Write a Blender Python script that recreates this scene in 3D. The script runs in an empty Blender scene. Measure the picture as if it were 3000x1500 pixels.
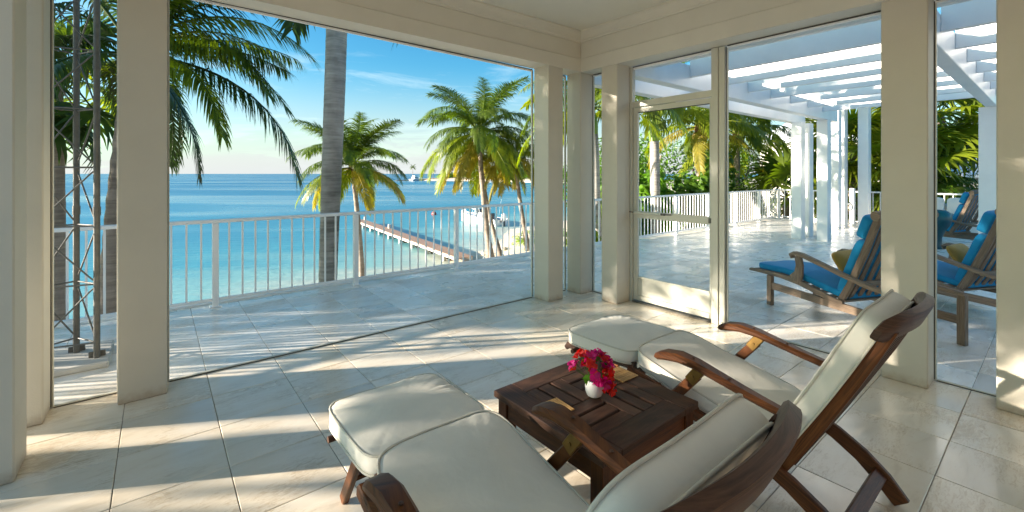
import bpy, bmesh, math, random
import numpy as np
from mathutils import Vector, Matrix, noise
R = math.radians
sc = bpy.context.scene
col = sc.collection
rnd = random.Random(7)

# ------------------------------------------------------------------ camera
cam = bpy.data.cameras.new('camera')
camo = bpy.data.objects.new('camera', cam)
col.objects.link(camo)
camo.location = (0, 0, 1.5)
camo.rotation_euler = (R(90), 0, R(51.254 - 90))
cam.lens = 15.552
cam.sensor_width = 36
cam.shift_y = -241 / 3000
cam.clip_start = .05
cam.clip_end = 40000
sc.camera = camo

# ------------------------------------------------------------------ world, sun, exposure
SUN_EL = R(12)
SDIR = Vector((-.868, .497, 0)).normalized() * math.cos(SUN_EL)
SDIR.z = math.sin(SUN_EL)
w = bpy.data.worlds.new('World')
sc.world = w
w.use_nodes = True
nt = w.node_tree
bg = nt.nodes['Background']
sky = nt.nodes.new('ShaderNodeTexSky')
sky.sky_type = 'NISHITA'
sky.sun_disc = False
sky.sun_elevation = SUN_EL
sky.sun_rotation = math.atan2(SDIR.x, SDIR.y)
sky.air_density = 1.0
sky.dust_density = 1.2
sky.ozone_density = 3.0
hs = nt.nodes.new('ShaderNodeHueSaturation')
hs.inputs['Saturation'].default_value = 1.3
hs.inputs['Value'].default_value = .72
nt.links.new(sky.outputs[0], hs.inputs['Color'])
tc = nt.nodes.new('ShaderNodeTexCoord')
mp = nt.nodes.new('ShaderNodeMapping')
mp.inputs['Scale'].default_value = (2.2, 2.2, 13)
mp.inputs['Rotation'].default_value = (0, R(4), 0)
nt.links.new(tc.outputs['Generated'], mp.inputs[0])
nz = nt.nodes.new('ShaderNodeTexNoise')
nz.inputs['Scale'].default_value = 1.7
nz.inputs['Detail'].default_value = 7
nz.inputs['Roughness'].default_value = .6
nz.inputs['Distortion'].default_value = .5
nt.links.new(mp.outputs[0], nz.inputs['Vector'])
cr = nt.nodes.new('ShaderNodeMapRange')
cr.inputs['From Min'].default_value = .50
cr.inputs['From Max'].default_value = .8
cr.inputs['To Max'].default_value = .85
nt.links.new(nz.outputs[0], cr.inputs[0])
sx = nt.nodes.new('ShaderNodeSeparateXYZ')
nt.links.new(tc.outputs['Generated'], sx.inputs[0])
el1 = nt.nodes.new('ShaderNodeMapRange')
el1.inputs['From Min'].default_value = .34
el1.inputs['From Max'].default_value = .10
nt.links.new(sx.outputs['Z'], el1.inputs[0])
mu = nt.nodes.new('ShaderNodeMath')
mu.operation = 'MULTIPLY'
nt.links.new(cr.outputs[0], mu.inputs[0])
nt.links.new(el1.outputs[0], mu.inputs[1])
mx = nt.nodes.new('ShaderNodeMix')
mx.data_type = 'RGBA'
nt.links.new(mu.outputs[0], mx.inputs[0])
nt.links.new(hs.outputs[0], mx.inputs[6])
mx.inputs[7].default_value = (4.4, 3.6, 3.7, 1)
tint = nt.nodes.new('ShaderNodeMix')
tint.data_type = 'RGBA'
tint.blend_type = 'MULTIPLY'
tint.inputs[0].default_value = 1
tint.inputs[7].default_value = (.56, .75, .68, 1)
nt.links.new(mx.outputs[2], tint.inputs[6])
hz = nt.nodes.new('ShaderNodeMapRange')
hz.interpolation_type = 'SMOOTHSTEP'
hz.inputs['From Min'].default_value = .24
hz.inputs['From Max'].default_value = -.02
hz.inputs['To Max'].default_value = .92
nt.links.new(sx.outputs['Z'], hz.inputs[0])
hzm = nt.nodes.new('ShaderNodeMix')
hzm.data_type = 'RGBA'
hzm.blend_type = 'LIGHTEN'
nt.links.new(hz.outputs[0], hzm.inputs[0])
nt.links.new(tint.outputs[2], hzm.inputs[6])
hzm.inputs[7].default_value = (1.5, 1.56, 1.58, 1)
nt.links.new(hzm.outputs[2], bg.inputs[0])
bg.inputs[1].default_value = .15

sl = bpy.data.lights.new('sun', 'SUN')
sl.energy = 5.0
sl.angle = R(.5)
sl.color = (1, .88, .73)
so = bpy.data.objects.new('sun', sl)
col.objects.link(so)
so.location = (-30, 20, 20)
so.rotation_euler = SDIR.to_track_quat('Z', 'Y').to_euler()

sc.view_settings.view_transform = 'Standard'
sc.view_settings.look = 'None'
sc.view_settings.gamma = 1
sc.view_settings.exposure = 1.98
sc.render.film_transparent = False
try:
    sc.cycles.transparent_max_bounces = 12
    sc.cycles.max_bounces = 10
    sc.cycles.diffuse_bounces = 5
except Exception:
    pass

# ------------------------------------------------------------------ materials
def newmat(name):
    m = bpy.data.materials.new(name)
    m.use_nodes = True
    return m, m.node_tree.nodes, m.node_tree.links, m.node_tree.nodes['Principled BSDF']

def ramp(N, stops):
    r = N.new('ShaderNodeValToRGB')
    e = r.color_ramp.elements
    while len(e) < len(stops):
        e.new(.5)
    for i, (p, c) in enumerate(stops):
        e[i].position = p
        e[i].color = (*c, 1)
    return r

def noise_node(N, L, vec, scale, detail=6, rough=.6, dist=0.):
    n = N.new('ShaderNodeTexNoise')
    n.inputs['Scale'].default_value = scale
    n.inputs['Detail'].default_value = detail
    n.inputs['Roughness'].default_value = rough
    n.inputs['Distortion'].default_value = dist
    if vec is not None:
        L.new(vec, n.inputs['Vector'])
    return n

def bump(N, L, P, h, strength, dist=.01):
    b = N.new('ShaderNodeBump')
    b.inputs['Strength'].default_value = strength
    b.inputs['Distance'].default_value = dist
    L.new(h, b.inputs['Height'])
    L.new(b.outputs[0], P.inputs['Normal'])
    return b

def paint(name, c, rough=.5, var=.06, scale=6., bmp=.15, bscale=90., dirt=None):
    m, N, L, P = newmat(name)
    t = N.new('ShaderNodeTexCoord')
    n = noise_node(N, L, t.outputs['Object'], scale)
    r = ramp(N, [(.3, [x * (1 - var) for x in c]), (.7, [min(1, x * (1 + var)) for x in c])])
    L.new(n.outputs[0], r.inputs[0])
    out = r.outputs[0]
    if dirt:
        s = N.new('ShaderNodeSeparateXYZ')
        L.new(t.outputs['Object'], s.inputs[0])
        mr = N.new('ShaderNodeMapRange')
        mr.inputs['From Min'].default_value = dirt[1]
        mr.inputs['From Max'].default_value = 0
        n2 = noise_node(N, L, t.outputs['Object'], 22, 6, .7)
        m2 = N.new('ShaderNodeMath')
        m2.operation = 'MULTIPLY'
        L.new(s.outputs['Z'], mr.inputs[0])
        L.new(mr.outputs[0], m2.inputs[0])
        L.new(n2.outputs[0], m2.inputs[1])
        m3 = N.new('ShaderNodeMapRange')
        m3.inputs['From Min'].default_value = .18
        m3.inputs['From Max'].default_value = .5
        m3.inputs['To Max'].default_value = .5
        L.new(m2.outputs[0], m3.inputs[0])
        mix = N.new('ShaderNodeMix')
        mix.data_type = 'RGBA'
        L.new(m3.outputs[0], mix.inputs[0])
        L.new(out, mix.inputs[6])
        mix.inputs[7].default_value = (*dirt[0], 1)
        out = mix.outputs[2]
    L.new(out, P.inputs['Base Color'])
    P.inputs['Roughness'].default_value = rough
    if bmp:
        n3 = noise_node(N, L, t.outputs['Object'], bscale, 4)
        bump(N, L, P, n3.outputs[0], bmp, .004)
    return m

def travertine(name, tint, rough=.22):
    m, N, L, P = newmat(name)
    t = N.new('ShaderNodeTexCoord')
    oi = N.new('ShaderNodeObjectInfo')
    va = N.new('ShaderNodeVectorMath')
    va.operation = 'MULTIPLY_ADD'
    va.inputs[1].default_value = (1, 1, 1)
    cx = N.new('ShaderNodeCombineXYZ')
    k = N.new('ShaderNodeMath')
    k.operation = 'MULTIPLY'
    k.inputs[1].default_value = 37.
    L.new(oi.outputs['Random'], k.inputs[0])
    L.new(k.outputs[0], cx.inputs[0])
    L.new(k.outputs[0], cx.inputs[2])
    L.new(t.outputs['Object'], va.inputs[0])
    L.new(cx.outputs[0], va.inputs[2])
    mpn = N.new('ShaderNodeMapping')
    mpn.inputs['Scale'].default_value = (1.2, 4.2, 1)
    L.new(va.outputs[0], mpn.inputs[0])
    n = noise_node(N, L, mpn.outputs[0], 2.6, 9, .62, .6)
    c = tint
    r = ramp(N, [(.28, (c[0] * .80, c[1] * .76, c[2] * .70)), (.46, (c[0] * .97, c[1] * .95, c[2] * .92)), (.62, c), (.8, (c[0] * 1.07, c[1] * 1.08, c[2] * 1.1))])
    L.new(n.outputs[0], r.inputs[0])
    # pits and veins
    n2 = noise_node(N, L, mpn.outputs[0], 15, 8, .72, 1.2)
    n4 = noise_node(N, L, va.outputs[0], 2.2, 3, .5)
    m4 = N.new('ShaderNodeMath')
    m4.operation = 'MULTIPLY'
    L.new(n2.outputs[0], m4.inputs[0])
    L.new(n4.outputs[0], m4.inputs[1])
    r2 = ramp(N, [(.27, (1, 1, 1)), (.36, (.66, .56, .43))])
    L.new(m4.outputs[0], r2.inputs[0])
    mm = N.new('ShaderNodeMix')
    mm.data_type = 'RGBA'
    mm.blend_type = 'MULTIPLY'
    mm.inputs[0].default_value = .6
    L.new(r.outputs[0], mm.inputs[6])
    L.new(r2.outputs[0], mm.inputs[7])
    # tone per tile
    tr = N.new('ShaderNodeMapRange')
    tr.inputs['To Min'].default_value = .88
    tr.inputs['To Max'].default_value = 1.08
    L.new(oi.outputs['Random'], tr.inputs[0])
    hsv = N.new('ShaderNodeHueSaturation')
    L.new(tr.outputs[0], hsv.inputs['Value'])
    L.new(mm.outputs[2], hsv.inputs['Color'])
    L.new(hsv.outputs[0], P.inputs['Base Color'])
    rr = N.new('ShaderNodeMapRange')
    rr.inputs['From Min'].default_value = .3
    rr.inputs['From Max'].default_value = .7
    rr.inputs['To Min'].default_value = rough - .06
    rr.inputs['To Max'].default_value = rough + .14
    L.new(n4.outputs[0], rr.inputs[0])
    L.new(rr.outputs[0], P.inputs['Roughness'])
    P.inputs['IOR'].default_value = 1.6
    bump(N, L, P, n2.outputs[0], .04, .003)
    return m

def wood(name, dark, light, rough=.45, scale=1., bmp=.35):
    m, N, L, P = newmat(name)
    uv = N.new('ShaderNodeUVMap')
    oi = N.new('ShaderNodeObjectInfo')
    k = N.new('ShaderNodeMath')
    k.operation = 'MULTIPLY'
    k.inputs[1].default_value = 23.
    L.new(oi.outputs['Random'], k.inputs[0])
    cx = N.new('ShaderNodeCombineXYZ')
    L.new(k.outputs[0], cx.inputs[0])
    L.new(k.outputs[0], cx.inputs[1])
    va = N.new('ShaderNodeVectorMath')
    va.operation = 'ADD'
    L.new(uv.outputs[0], va.inputs[0])
    L.new(cx.outputs[0], va.inputs[1])
    mpn = N.new('ShaderNodeMapping')
    mpn.inputs['Scale'].default_value = (2.2 * scale, 34 * scale, 1)
    L.new(va.outputs[0], mpn.inputs[0])
    n = noise_node(N, L, mpn.outputs[0], 1.6, 8, .65, 1.4)
    mid = [(a + b) / 2 for a, b in zip(dark, light)]
    r = ramp(N, [(.28, dark), (.5, mid), (.72, light)])
    L.new(n.outputs[0], r.inputs[0])
    mpb = N.new('ShaderNodeMapping')
    mpb.inputs['Scale'].default_value = (6, 150, 1)
    L.new(va.outputs[0], mpb.inputs[0])
    n2 = noise_node(N, L, mpb.outputs[0], 1.5, 5, .6)
    r2 = ramp(N, [(.35, (.55, .55, .55)), (.55, (1, 1, 1))])
    L.new(n2.outputs[0], r2.inputs[0])
    mm = N.new('ShaderNodeMix')
    mm.data_type = 'RGBA'
    mm.blend_type = 'MULTIPLY'
    mm.inputs[0].default_value = .7
    L.new(r.outputs[0], mm.inputs[6])
    L.new(r2.outputs[0], mm.inputs[7])
    tr = N.new('ShaderNodeMapRange')
    tr.inputs['To Min'].default_value = .82
    tr.inputs['To Max'].default_value = 1.2
    L.new(oi.outputs['Random'], tr.inputs[0])
    hsv = N.new('ShaderNodeHueSaturation')
    L.new(tr.outputs[0], hsv.inputs['Value'])
    L.new(mm.outputs[2], hsv.inputs['Color'])
    L.new(hsv.outputs[0], P.inputs['Base Color'])
    P.inputs['Roughness'].default_value = rough
    P.inputs['Specular IOR Level'].default_value = .28
    bump(N, L, P, n2.outputs[0], bmp, .002)
    return m

def fabric(name, c, rough=.9, var=.05, weave=700.):
    m, N, L, P = newmat(name)
    t = N.new('ShaderNodeTexCoord')
    n = noise_node(N, L, t.outputs['Object'], 5, 5)
    r = ramp(N, [(.3, [x * (1 - var) for x in c]), (.7, [min(1, x * (1 + var)) for x in c])])
    L.new(n.outputs[0], r.inputs[0])
    L.new(r.outputs[0], P.inputs['Base Color'])
    P.inputs['Roughness'].default_value = rough
    P.inputs['Specular IOR Level'].default_value = .2
    P.inputs['Sheen Weight'].default_value = .15
    n1 = noise_node(N, L, t.outputs['Object'], 9, 3)
    n2 = noise_node(N, L, t.outputs['Object'], weave, 2)
    ad = N.new('ShaderNodeMath')
    ad.operation = 'MULTIPLY_ADD'
    L.new(n2.outputs[0], ad.inputs[0])
    ad.inputs[1].default_value = .05
    L.new(n1.outputs[0], ad.inputs[2])
    n5 = noise_node(N, L, t.outputs['Object'], 7, 3, .5, 2.2)
    ad2 = N.new('ShaderNodeMath')
    ad2.operation = 'MULTIPLY_ADD'
    L.new(n5.outputs[0], ad2.inputs[0])
    ad2.inputs[1].default_value = 1.1
    L.new(ad.outputs[0], ad2.inputs[2])
    bump(N, L, P, ad2.outputs[0], .14, .016)
    return m

def leaf(name, c1, c2, trans=.45, rough=.4, scale=1.5):
    m, N, L, P = newmat(name)
    t = N.new('ShaderNodeTexCoord')
    oi = N.new('ShaderNodeObjectInfo')
    n = noise_node(N, L, t.outputs['Object'], scale, 6, .75)
    r = ramp(N, [(.3, c1), (.7, c2)])
    L.new(n.outputs[0], r.inputs[0])
    tr = N.new('ShaderNodeMapRange')
    tr.inputs['To Min'].default_value = .75
    tr.inputs['To Max'].default_value = 1.25
    L.new(oi.outputs['Random'], tr.inputs[0])
    hsv = N.new('ShaderNodeHueSaturation')
    L.new(tr.outputs[0], hsv.inputs['Value'])
    L.new(r.outputs[0], hsv.inputs['Color'])
    L.new(hsv.outputs[0], P.inputs['Base Color'])
    P.inputs['Roughness'].default_value = rough
    P.inputs['Specular IOR Level'].default_value = .4
    tl = N.new('ShaderNodeBsdfTranslucent')
    b = N.new('ShaderNodeHueSaturation')
    b.inputs['Saturation'].default_value = 1.15
    b.inputs['Value'].default_value = 1.5
    L.new(hsv.outputs[0], b.inputs['Color'])
    L.new(b.outputs[0], tl.inputs['Color'])
    ms = N.new('ShaderNodeMixShader')
    ms.inputs[0].default_value = trans
    L.new(P.outputs[0], ms.inputs[1])
    L.new(tl.outputs[0], ms.inputs[2])
    out = [x for x in N if x.type == 'OUTPUT_MATERIAL'][0]
    L.new(ms.outputs[0], out.inputs[0])
    return m

def bark(name, c1, c2, ring=14., rough=.85):
    m, N, L, P = newmat(name)
    t = N.new('ShaderNodeTexCoord')
    mpn = N.new('ShaderNodeMapping')
    mpn.inputs['Scale'].default_value = (1.5, 1.5, ring)
    L.new(t.outputs['Object'], mpn.inputs[0])
    n = noise_node(N, L, mpn.outputs[0], 1.3, 6, .65, .4)
    n2 = noise_node(N, L, t.outputs['Object'], 1.6, 5, .6)
    ad = N.new('ShaderNodeMath')
    ad.operation = 'MULTIPLY_ADD'
    L.new(n2.outputs[0], ad.inputs[0])
    ad.inputs[1].default_value = .6
    m5 = N.new('ShaderNodeMath')
    m5.operation = 'MULTIPLY'
    m5.inputs[1].default_value = .5
    L.new(n.outputs[0], m5.inputs[0])
    L.new(m5.outputs[0], ad.inputs[2])
    r = ramp(N, [(.4, c1), (.68, c2)])
    L.new(ad.outputs[0], r.inputs[0])
    L.new(r.outputs[0], P.inputs['Base Color'])
    P.inputs['Roughness'].default_value = rough
    bump(N, L, P, n.outputs[0], .5, .03)
    return m

M = {}
M['column'] = paint('column_plaster', (.57, .53, .44), .6, .035, 2.5, .25, 120, ((.33, .21, .11), .12))
M['trim'] = paint('painted_trim', (.66, .625, .53), .5, .03, 3, .1)
M['ceiling'] = paint('ceiling_paint', (.74, .72, .63), .7, .03, 1.5, .1)
M['white'] = paint('white_paint', (.86, .86, .85), .4, .04, 3, .08)
M['alu'] = paint('cream_aluminium', (.56, .55, .47), .35, .04, 4, .05)
M['gasket'] = paint('black_rubber', (.05, .045, .04), .6, .1, 20, 0)
M['grey_pipe'] = paint('galvanised_steel', (.11, .105, .09), .55, .25, 18, .2, 60)
M['concrete'] = paint('concrete', (.50, .48, .43), .8, .15, 5, .3, 60)
M['grout'] = paint('grout', (.27, .205, .15), .9, .15, 9, 0)
M['tile_in'] = travertine('travertine_porch', (.83, .745, .61), .17)
M['tile_out'] = travertine('travertine_terrace', (.90, .865, .80), .27)
M['teak'] = wood('oiled_teak', (.030, .0095, .0032), (.185, .060, .0145), .45)
M['teak_dark'] = wood('weathered_dark_teak', (.030, .0145, .009), (.115, .056, .034), .5)
M['teak_grey'] = wood('weathered_teak', (.16, .11, .075), (.36, .265, .19), .7)
M['bamboo'] = wood('bamboo', (.28, .15, .05), (.52, .33, .13), .5)
M['brass'] = paint('brass', (.24, .145, .045), .5, .15, 30, .1)
M['brass'].node_tree.nodes['Principled BSDF'].inputs['Metallic'].default_value = .9
M['cream'] = fabric('cream_canvas', (.73, .69, .60))
M['piping'] = fabric('cream_piping', (.58, .54, .45))
M['blue'] = fabric('blue_canvas', (.014, .25, .50))
M['mustard'] = fabric('mustard_cotton', (.42, .25, .05))
M['white_cotton'] = fabric('white_cotton', (.74, .73, .70))
M['teal'] = paint('teal_glaze', (.003, .055, .075), .3, .2, 6, .1)
M['porcelain'] = paint('white_porcelain', (.82, .80, .76), .15, .02, 3, 0)
M['magenta'] = leaf('magenta_bract', (.42, .005, .12), (.72, .02, .26), .35, .5, 30)
M['red'] = leaf('red_bract', (.48, .012, .018), (.66, .035, .02), .35, .5, 30)
M['flower_leaf'] = leaf('small_leaf', (.04, .12, .01), (.10, .25, .02), .4)
M['frond_green'] = leaf('palm_frond_green', (.052, .095, .014), (.15, .205, .028), .45)
M['frond_dark'] = leaf('palm_frond_dark', (.022, .052, .014), (.062, .105, .022), .35)
M['frond_yellow'] = leaf('palm_frond_yellow', (.17, .17, .025), (.36, .29, .05), .5)
M['frond_mid'] = leaf('palm_frond_yellow_green', (.11, .17, .012), (.27, .31, .02), .5)
M['rachis'] = paint('palm_midrib', (.30, .26, .06), .5, .2, 4, 0)
M['fibre'] = paint('palm_fibre', (.14, .07, .03), .9, .3, 12, .6, 60)
M['coconut'] = paint('coconut_husk', (.30, .22, .05), .5, .3, 8, .1)
M['bark_coco'] = bark('coconut_bark', (.13, .105, .085), (.34, .29, .245))
M['bark_royal'] = bark('royal_palm_bark', (.13, .122, .11), (.42, .40, .37), 16, .75)
M['shaft'] = paint('palm_crownshaft', (.16, .26, .03), .35, .2, 3, 0)
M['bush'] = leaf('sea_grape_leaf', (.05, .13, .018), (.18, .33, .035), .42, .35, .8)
M['bush_pale'] = leaf('pale_shrub_leaf', (.10, .19, .015), (.26, .36, .035), .45, .4, .8)  # paler, yellower leaf green than the sea grape
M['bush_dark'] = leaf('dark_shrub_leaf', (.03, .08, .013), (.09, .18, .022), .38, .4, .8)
M['sand'] = paint('coral_sand', (.60, .51, .40), .95, .14, .7, .8, 6)
M['dock'] = wood('dock_boards', (.30, .185, .13), (.46, .31, .235), .8, .3)
M['pile'] = paint('white_pile', (.58, .54, .48), .8, .2, 2, .2, 20)
M['brace'] = paint('wet_timber', (.09, .055, .035), .8, .3, 3, .2, 20)
M['hull'] = paint('white_gelcoat', (.80, .80, .79), .2, .02, 1, 0)
M['boat_dark'] = paint('dark_upholstery', (.06, .06, .07), .5, .2, 4, 0)
M['glass_dark'] = paint('tinted_glass', (.03, .05, .06), .08, .1, 3, 0)
M['buoy'] = paint('red_plastic', (.55, .03, .02), .4, .1, 4, 0)
M['roof'] = paint('white_roof_shingle', (.62, .66, .70), .6, .08, 2, .2, 12)
M['wall'] = paint('house_render', (.60, .58, .52), .8, .06, 2, .2, 12)
M['rock'] = paint('grey_rock', (.16, .15, .13), .9, .3, 3, .6, 14)

def stripes():
    m, N, L, P = newmat('striped_cotton')
    t = N.new('ShaderNodeTexCoord')
    wv = N.new('ShaderNodeTexWave')
    wv.inputs['Scale'].default_value = 5.5
    L.new(t.outputs['Object'], wv.inputs['Vector'])
    r = ramp(N, [(.55, (.70, .68, .64)), (.68, (.16, .16, .17))])
    L.new(wv.outputs[0], r.inputs[0])
    L.new(r.outputs[0], P.inputs['Base Color'])
    P.inputs['Roughness'].default_value = .9
    return m
M['striped'] = stripes()

# ------------------------------------------------------------------ mesh helpers
class MB:
    def __init__(s):
        s.v, s.f, s.uv = [], [], []
    def add(s, vs, fs, grain=None):
        o = len(s.v)
        s.v += [tuple(p) for p in vs]
        s.f += [tuple(i + o for i in q) for q in fs]
        if grain is None:
            grain = (0, 1, 0)
        g = Vector(grain).normalized()
        a = g.orthogonal().normalized()
        b = g.cross(a)
        for p in vs:
            p = Vector(p)
            s.uv.append((p.dot(g), p.dot(a) + p.dot(b) * 1.37))
    def cbox(s, x0, x1, y0, y1, z0, z1, b=.004, mat=None, grain=None):
        c = Vector(((x0 + x1) / 2, (y0 + y1) / 2, (z0 + z1) / 2))
        h = ((x1 - x0) / 2, (y1 - y0) / 2, (z1 - z0) / 2)
        b = min(b, min(h) * .9)
        idx, vs, fs = {}, [], []
        for sx_ in (-1, 1):
            for sy in (-1, 1):
                for sz in (-1, 1):
                    for k in range(3):
                        q = [sx_ * (h[0] - b), sy * (h[1] - b), sz * (h[2] - b)]
                        q[k] = (sx_, sy, sz)[k] * h[k]
                        idx[(sx_, sy, sz, k)] = len(vs)
                        vs.append(Vector(q))
        S = (-1, 1)
        def I(sg, k):
            return idx[(sg[0], sg[1], sg[2], k)]
        for k in range(3):
            a, d = [i for i in range(3) if i != k]
            for e in S:
                q = []
                for (u, w_) in ((-1, -1), (1, -1), (1, 1), (-1, 1)):
                    sg = [0, 0, 0]
                    sg[k], sg[a], sg[d] = e, u, w_
                    q.append(I(sg, k))
                fs.append(q)
            for u in S:
                for w_ in S:
                    sg0, sg1 = [0, 0, 0], [0, 0, 0]
                    sg0[k], sg0[a], sg0[d] = -1, u, w_
                    sg1[k], sg1[a], sg1[d] = 1, u, w_
                    fs.append([I(sg0, a), I(sg1, a), I(sg1, d), I(sg0, d)])
        for a_ in S:
            for b_ in S:
                for c_ in S:
                    fs.append([idx[(a_, b_, c_, k)] for k in range(3)])
        out = []
        for q in fs:
            n = Vector((0, 0, 0))
            ps = [vs[i] for i in q]
            n = (ps[1] - ps[0]).cross(ps[2] - ps[0])
            cc = sum(ps, Vector()) / len(ps)
            out.append(q if n.dot(cc) > 0 else q[::-1])
        vv = [v + c for v in vs]
        if mat is not None:
            vv = [mat @ v for v in vv]
        s.add(vv, out, grain)
        return s
    def bar(s, p0, p1, w_, h_, up=(0, 0, 1), b=.004):
        p0, p1 = Vector(p0), Vector(p1)
        d = p1 - p0
        L_ = d.length
        d.normalize()
        u = Vector(up)
        if abs(u.dot(d)) > .98:
            u = Vector((1, 0, 0))
        sd = d.cross(u).normalized()
        u = sd.cross(d).normalized()
        mt = Matrix((sd, d, u)).transposed().to_4x4()
        mt.translation = p0
        s.cbox(-w_ / 2, w_ / 2, 0, L_, -h_ / 2, h_ / 2, b, mt, d)
        return s
    def tube(s, path, rad, n=8, cap=True):
        path = [Vector(p) for p in path]
        if not isinstance(rad, (list, tuple)):
            rad = [rad] * len(path)
        vs, fs = [], []
        a = None
        for i, p in enumerate(path):
            d = (path[min(i + 1, len(path) - 1)] - path[max(i - 1, 0)]).normalized()
            if a is None:
                a = d.orthogonal().normalized()
            a = (a - d * a.dot(d)).normalized()
            b = d.cross(a)
            for k in range(n):
                t = 2 * math.pi * k / n
                vs.append(p + (a * math.cos(t) + b * math.sin(t)) * rad[i])
        for i in range(len(path) - 1):
            for k in range(n):
                k2 = (k + 1) % n
                fs.append((i * n + k, i * n + k2, (i + 1) * n + k2, (i + 1) * n + k))
        if cap:
            fs.append(tuple(range(n - 1, -1, -1)))
            fs.append(tuple((len(path) - 1) * n + k for k in range(n)))
        s.add(vs, fs, path[-1] - path[0] if (path[-1] - path[0]).length > 1e-5 else None)
        return s
    def lathe(s, prof, c=(0, 0, 0), n=20):
        vs, fs = [], []
        for r_, z_ in prof:
            for k in range(n):
                t = 2 * math.pi * k / n
                vs.append((c[0] + r_ * math.cos(t), c[1] + r_ * math.sin(t), c[2] + z_))
        for i in range(len(prof) - 1):
            for k in range(n):
                k2 = (k + 1) % n
                fs.append((i * n + k, i * n + k2, (i + 1) * n + k2, (i + 1) * n + k))
        s.add(vs, fs, (0, 0, 1))
        return s
    def sweep(s, path, x, wd, th, ch=.006):
        """member lying in the YZ plane, centred on x; th = thickness in the plane (float or list), wd = width along X"""
        n = len(path)
        th = th if isinstance(th, (list, tuple)) else [th] * n
        wd = wd if isinstance(wd, (list, tuple)) else [wd] * n
        P = [Vector((0, p[0], p[1])) for p in path]
        vs, fs = [], []
        for i, p in enumerate(P):
            d = (P[min(i + 1, n - 1)] - P[max(i - 1, 0)]).normalized()
            nn = Vector((0, -d.z, d.y))
            a, h = wd[i] / 2, th[i] / 2
            c_ = min(ch, a * .8, h * .8)
            for (u, t) in ((-a + c_, -h), (a - c_, -h), (a, -h + c_), (a, h - c_), (a - c_, h), (-a + c_, h), (-a, h - c_), (-a, -h + c_)):
                vs.append(p + Vector((x + u, 0, 0)) + nn * t)
        for i in range(n - 1):
            for k in range(8):
                k2 = (k + 1) % 8
                fs.append((i * 8 + k, (i + 1) * 8 + k, (i + 1) * 8 + k2, i * 8 + k2))
        fs.append(tuple(range(8)))
        fs.append(tuple((n - 1) * 8 + k for k in range(7, -1, -1)))
        s.add(vs, fs, P[-1] - P[0])
        return s
    def mesh(s, name, mat, smooth=True, ang=35):
        m = bpy.data.meshes.new(name)
        m.from_pydata(s.v, [], s.f)
        m.validate()
        if len(s.uv) == len(s.v) and len(s.v) < 60000:
            ul = m.uv_layers.new(name='UVMap')
            li = np.empty(len(m.loops), dtype=np.int32)
            m.loops.foreach_get('vertex_index', li)
            ul.data.foreach_set('uv', np.array(s.uv, dtype=np.float32)[li].ravel())
        if smooth:
            m.polygons.foreach_set('use_smooth', [True] * len(m.polygons))
            try:
                m.set_sharp_from_angle(angle=R(ang))
            except Exception:
                pass
        m.materials.append(M[mat])
        return m
    def build(s, name, mat, parent=None, smooth=True, ang=35):
        return place(name, s.mesh(name, mat, smooth, ang), parent)

def place(name, mesh, parent=None, loc=None, rot=None, scale=None):
    o = bpy.data.objects.new(name, mesh)
    col.objects.link(o)
    if parent is not None:
        o.parent = parent
    if loc is not None:
        o.location = loc
    if rot is not None:
        o.rotation_euler = rot
    if scale is not None:
        o.scale = (scale,) * 3 if isinstance(scale, (int, float)) else scale
    return o

def tag(o, label, cat, group=None):
    o['label'] = label
    o['category'] = cat
    if group:
        o['group'] = group
    return o

def thing(name, label, cat, loc=(0, 0, 0), rz=0, group=None):
    o = bpy.data.objects.new(name, None)
    o.empty_display_size = .2
    col.objects.link(o)
    o.location = loc
    o.rotation_euler = (0, 0, rz)
    return tag(o, label, cat, group)

def struct(o):
    o['kind'] = 'structure'
    return o

def copy_tree(o, parent=None):
    c = o.copy()
    col.objects.link(c)
    c.parent = parent
    for ch in list(o.children):
        copy_tree(ch, c)
    return c

# ------------------------------------------------------------------ ground, sea
SHORE = [(-400, 60), (-60, 26), (-20, 21.5), (.5, 22.3), (8, 24.2), (11.7, 24.3), (14.5, 24.7), (16.4, 26.3), (19.5, 27.7), (24.3, 31.8), (29.4, 36.6), (45, 40), (90, 60), (150, 110), (196, 190), (400, 200)]
SEA = -4.4
def shore_dist(x, y):
    """signed distance to the shoreline, positive out at sea"""
    x, y = np.asarray(x, float), np.asarray(y, float)
    best = np.full(x.shape, 1e9)
    sgn = np.ones(x.shape)
    for (ax, ay), (bx, by) in zip(SHORE[:-1], SHORE[1:]):
        dx, dy = bx - ax, by - ay
        t = np.clip(((x - ax) * dx + (y - ay) * dy) / (dx * dx + dy * dy), 0, 1)
        d = np.hypot(x - ax - t * dx, y - ay - t * dy)
        c = dx * (y - ay) - dy * (x - ax)
        upd = d < best
        sgn = np.where(upd, np.where(c > 0, 1, -1), sgn)
        best = np.minimum(best, d)
    return best * sgn

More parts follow.
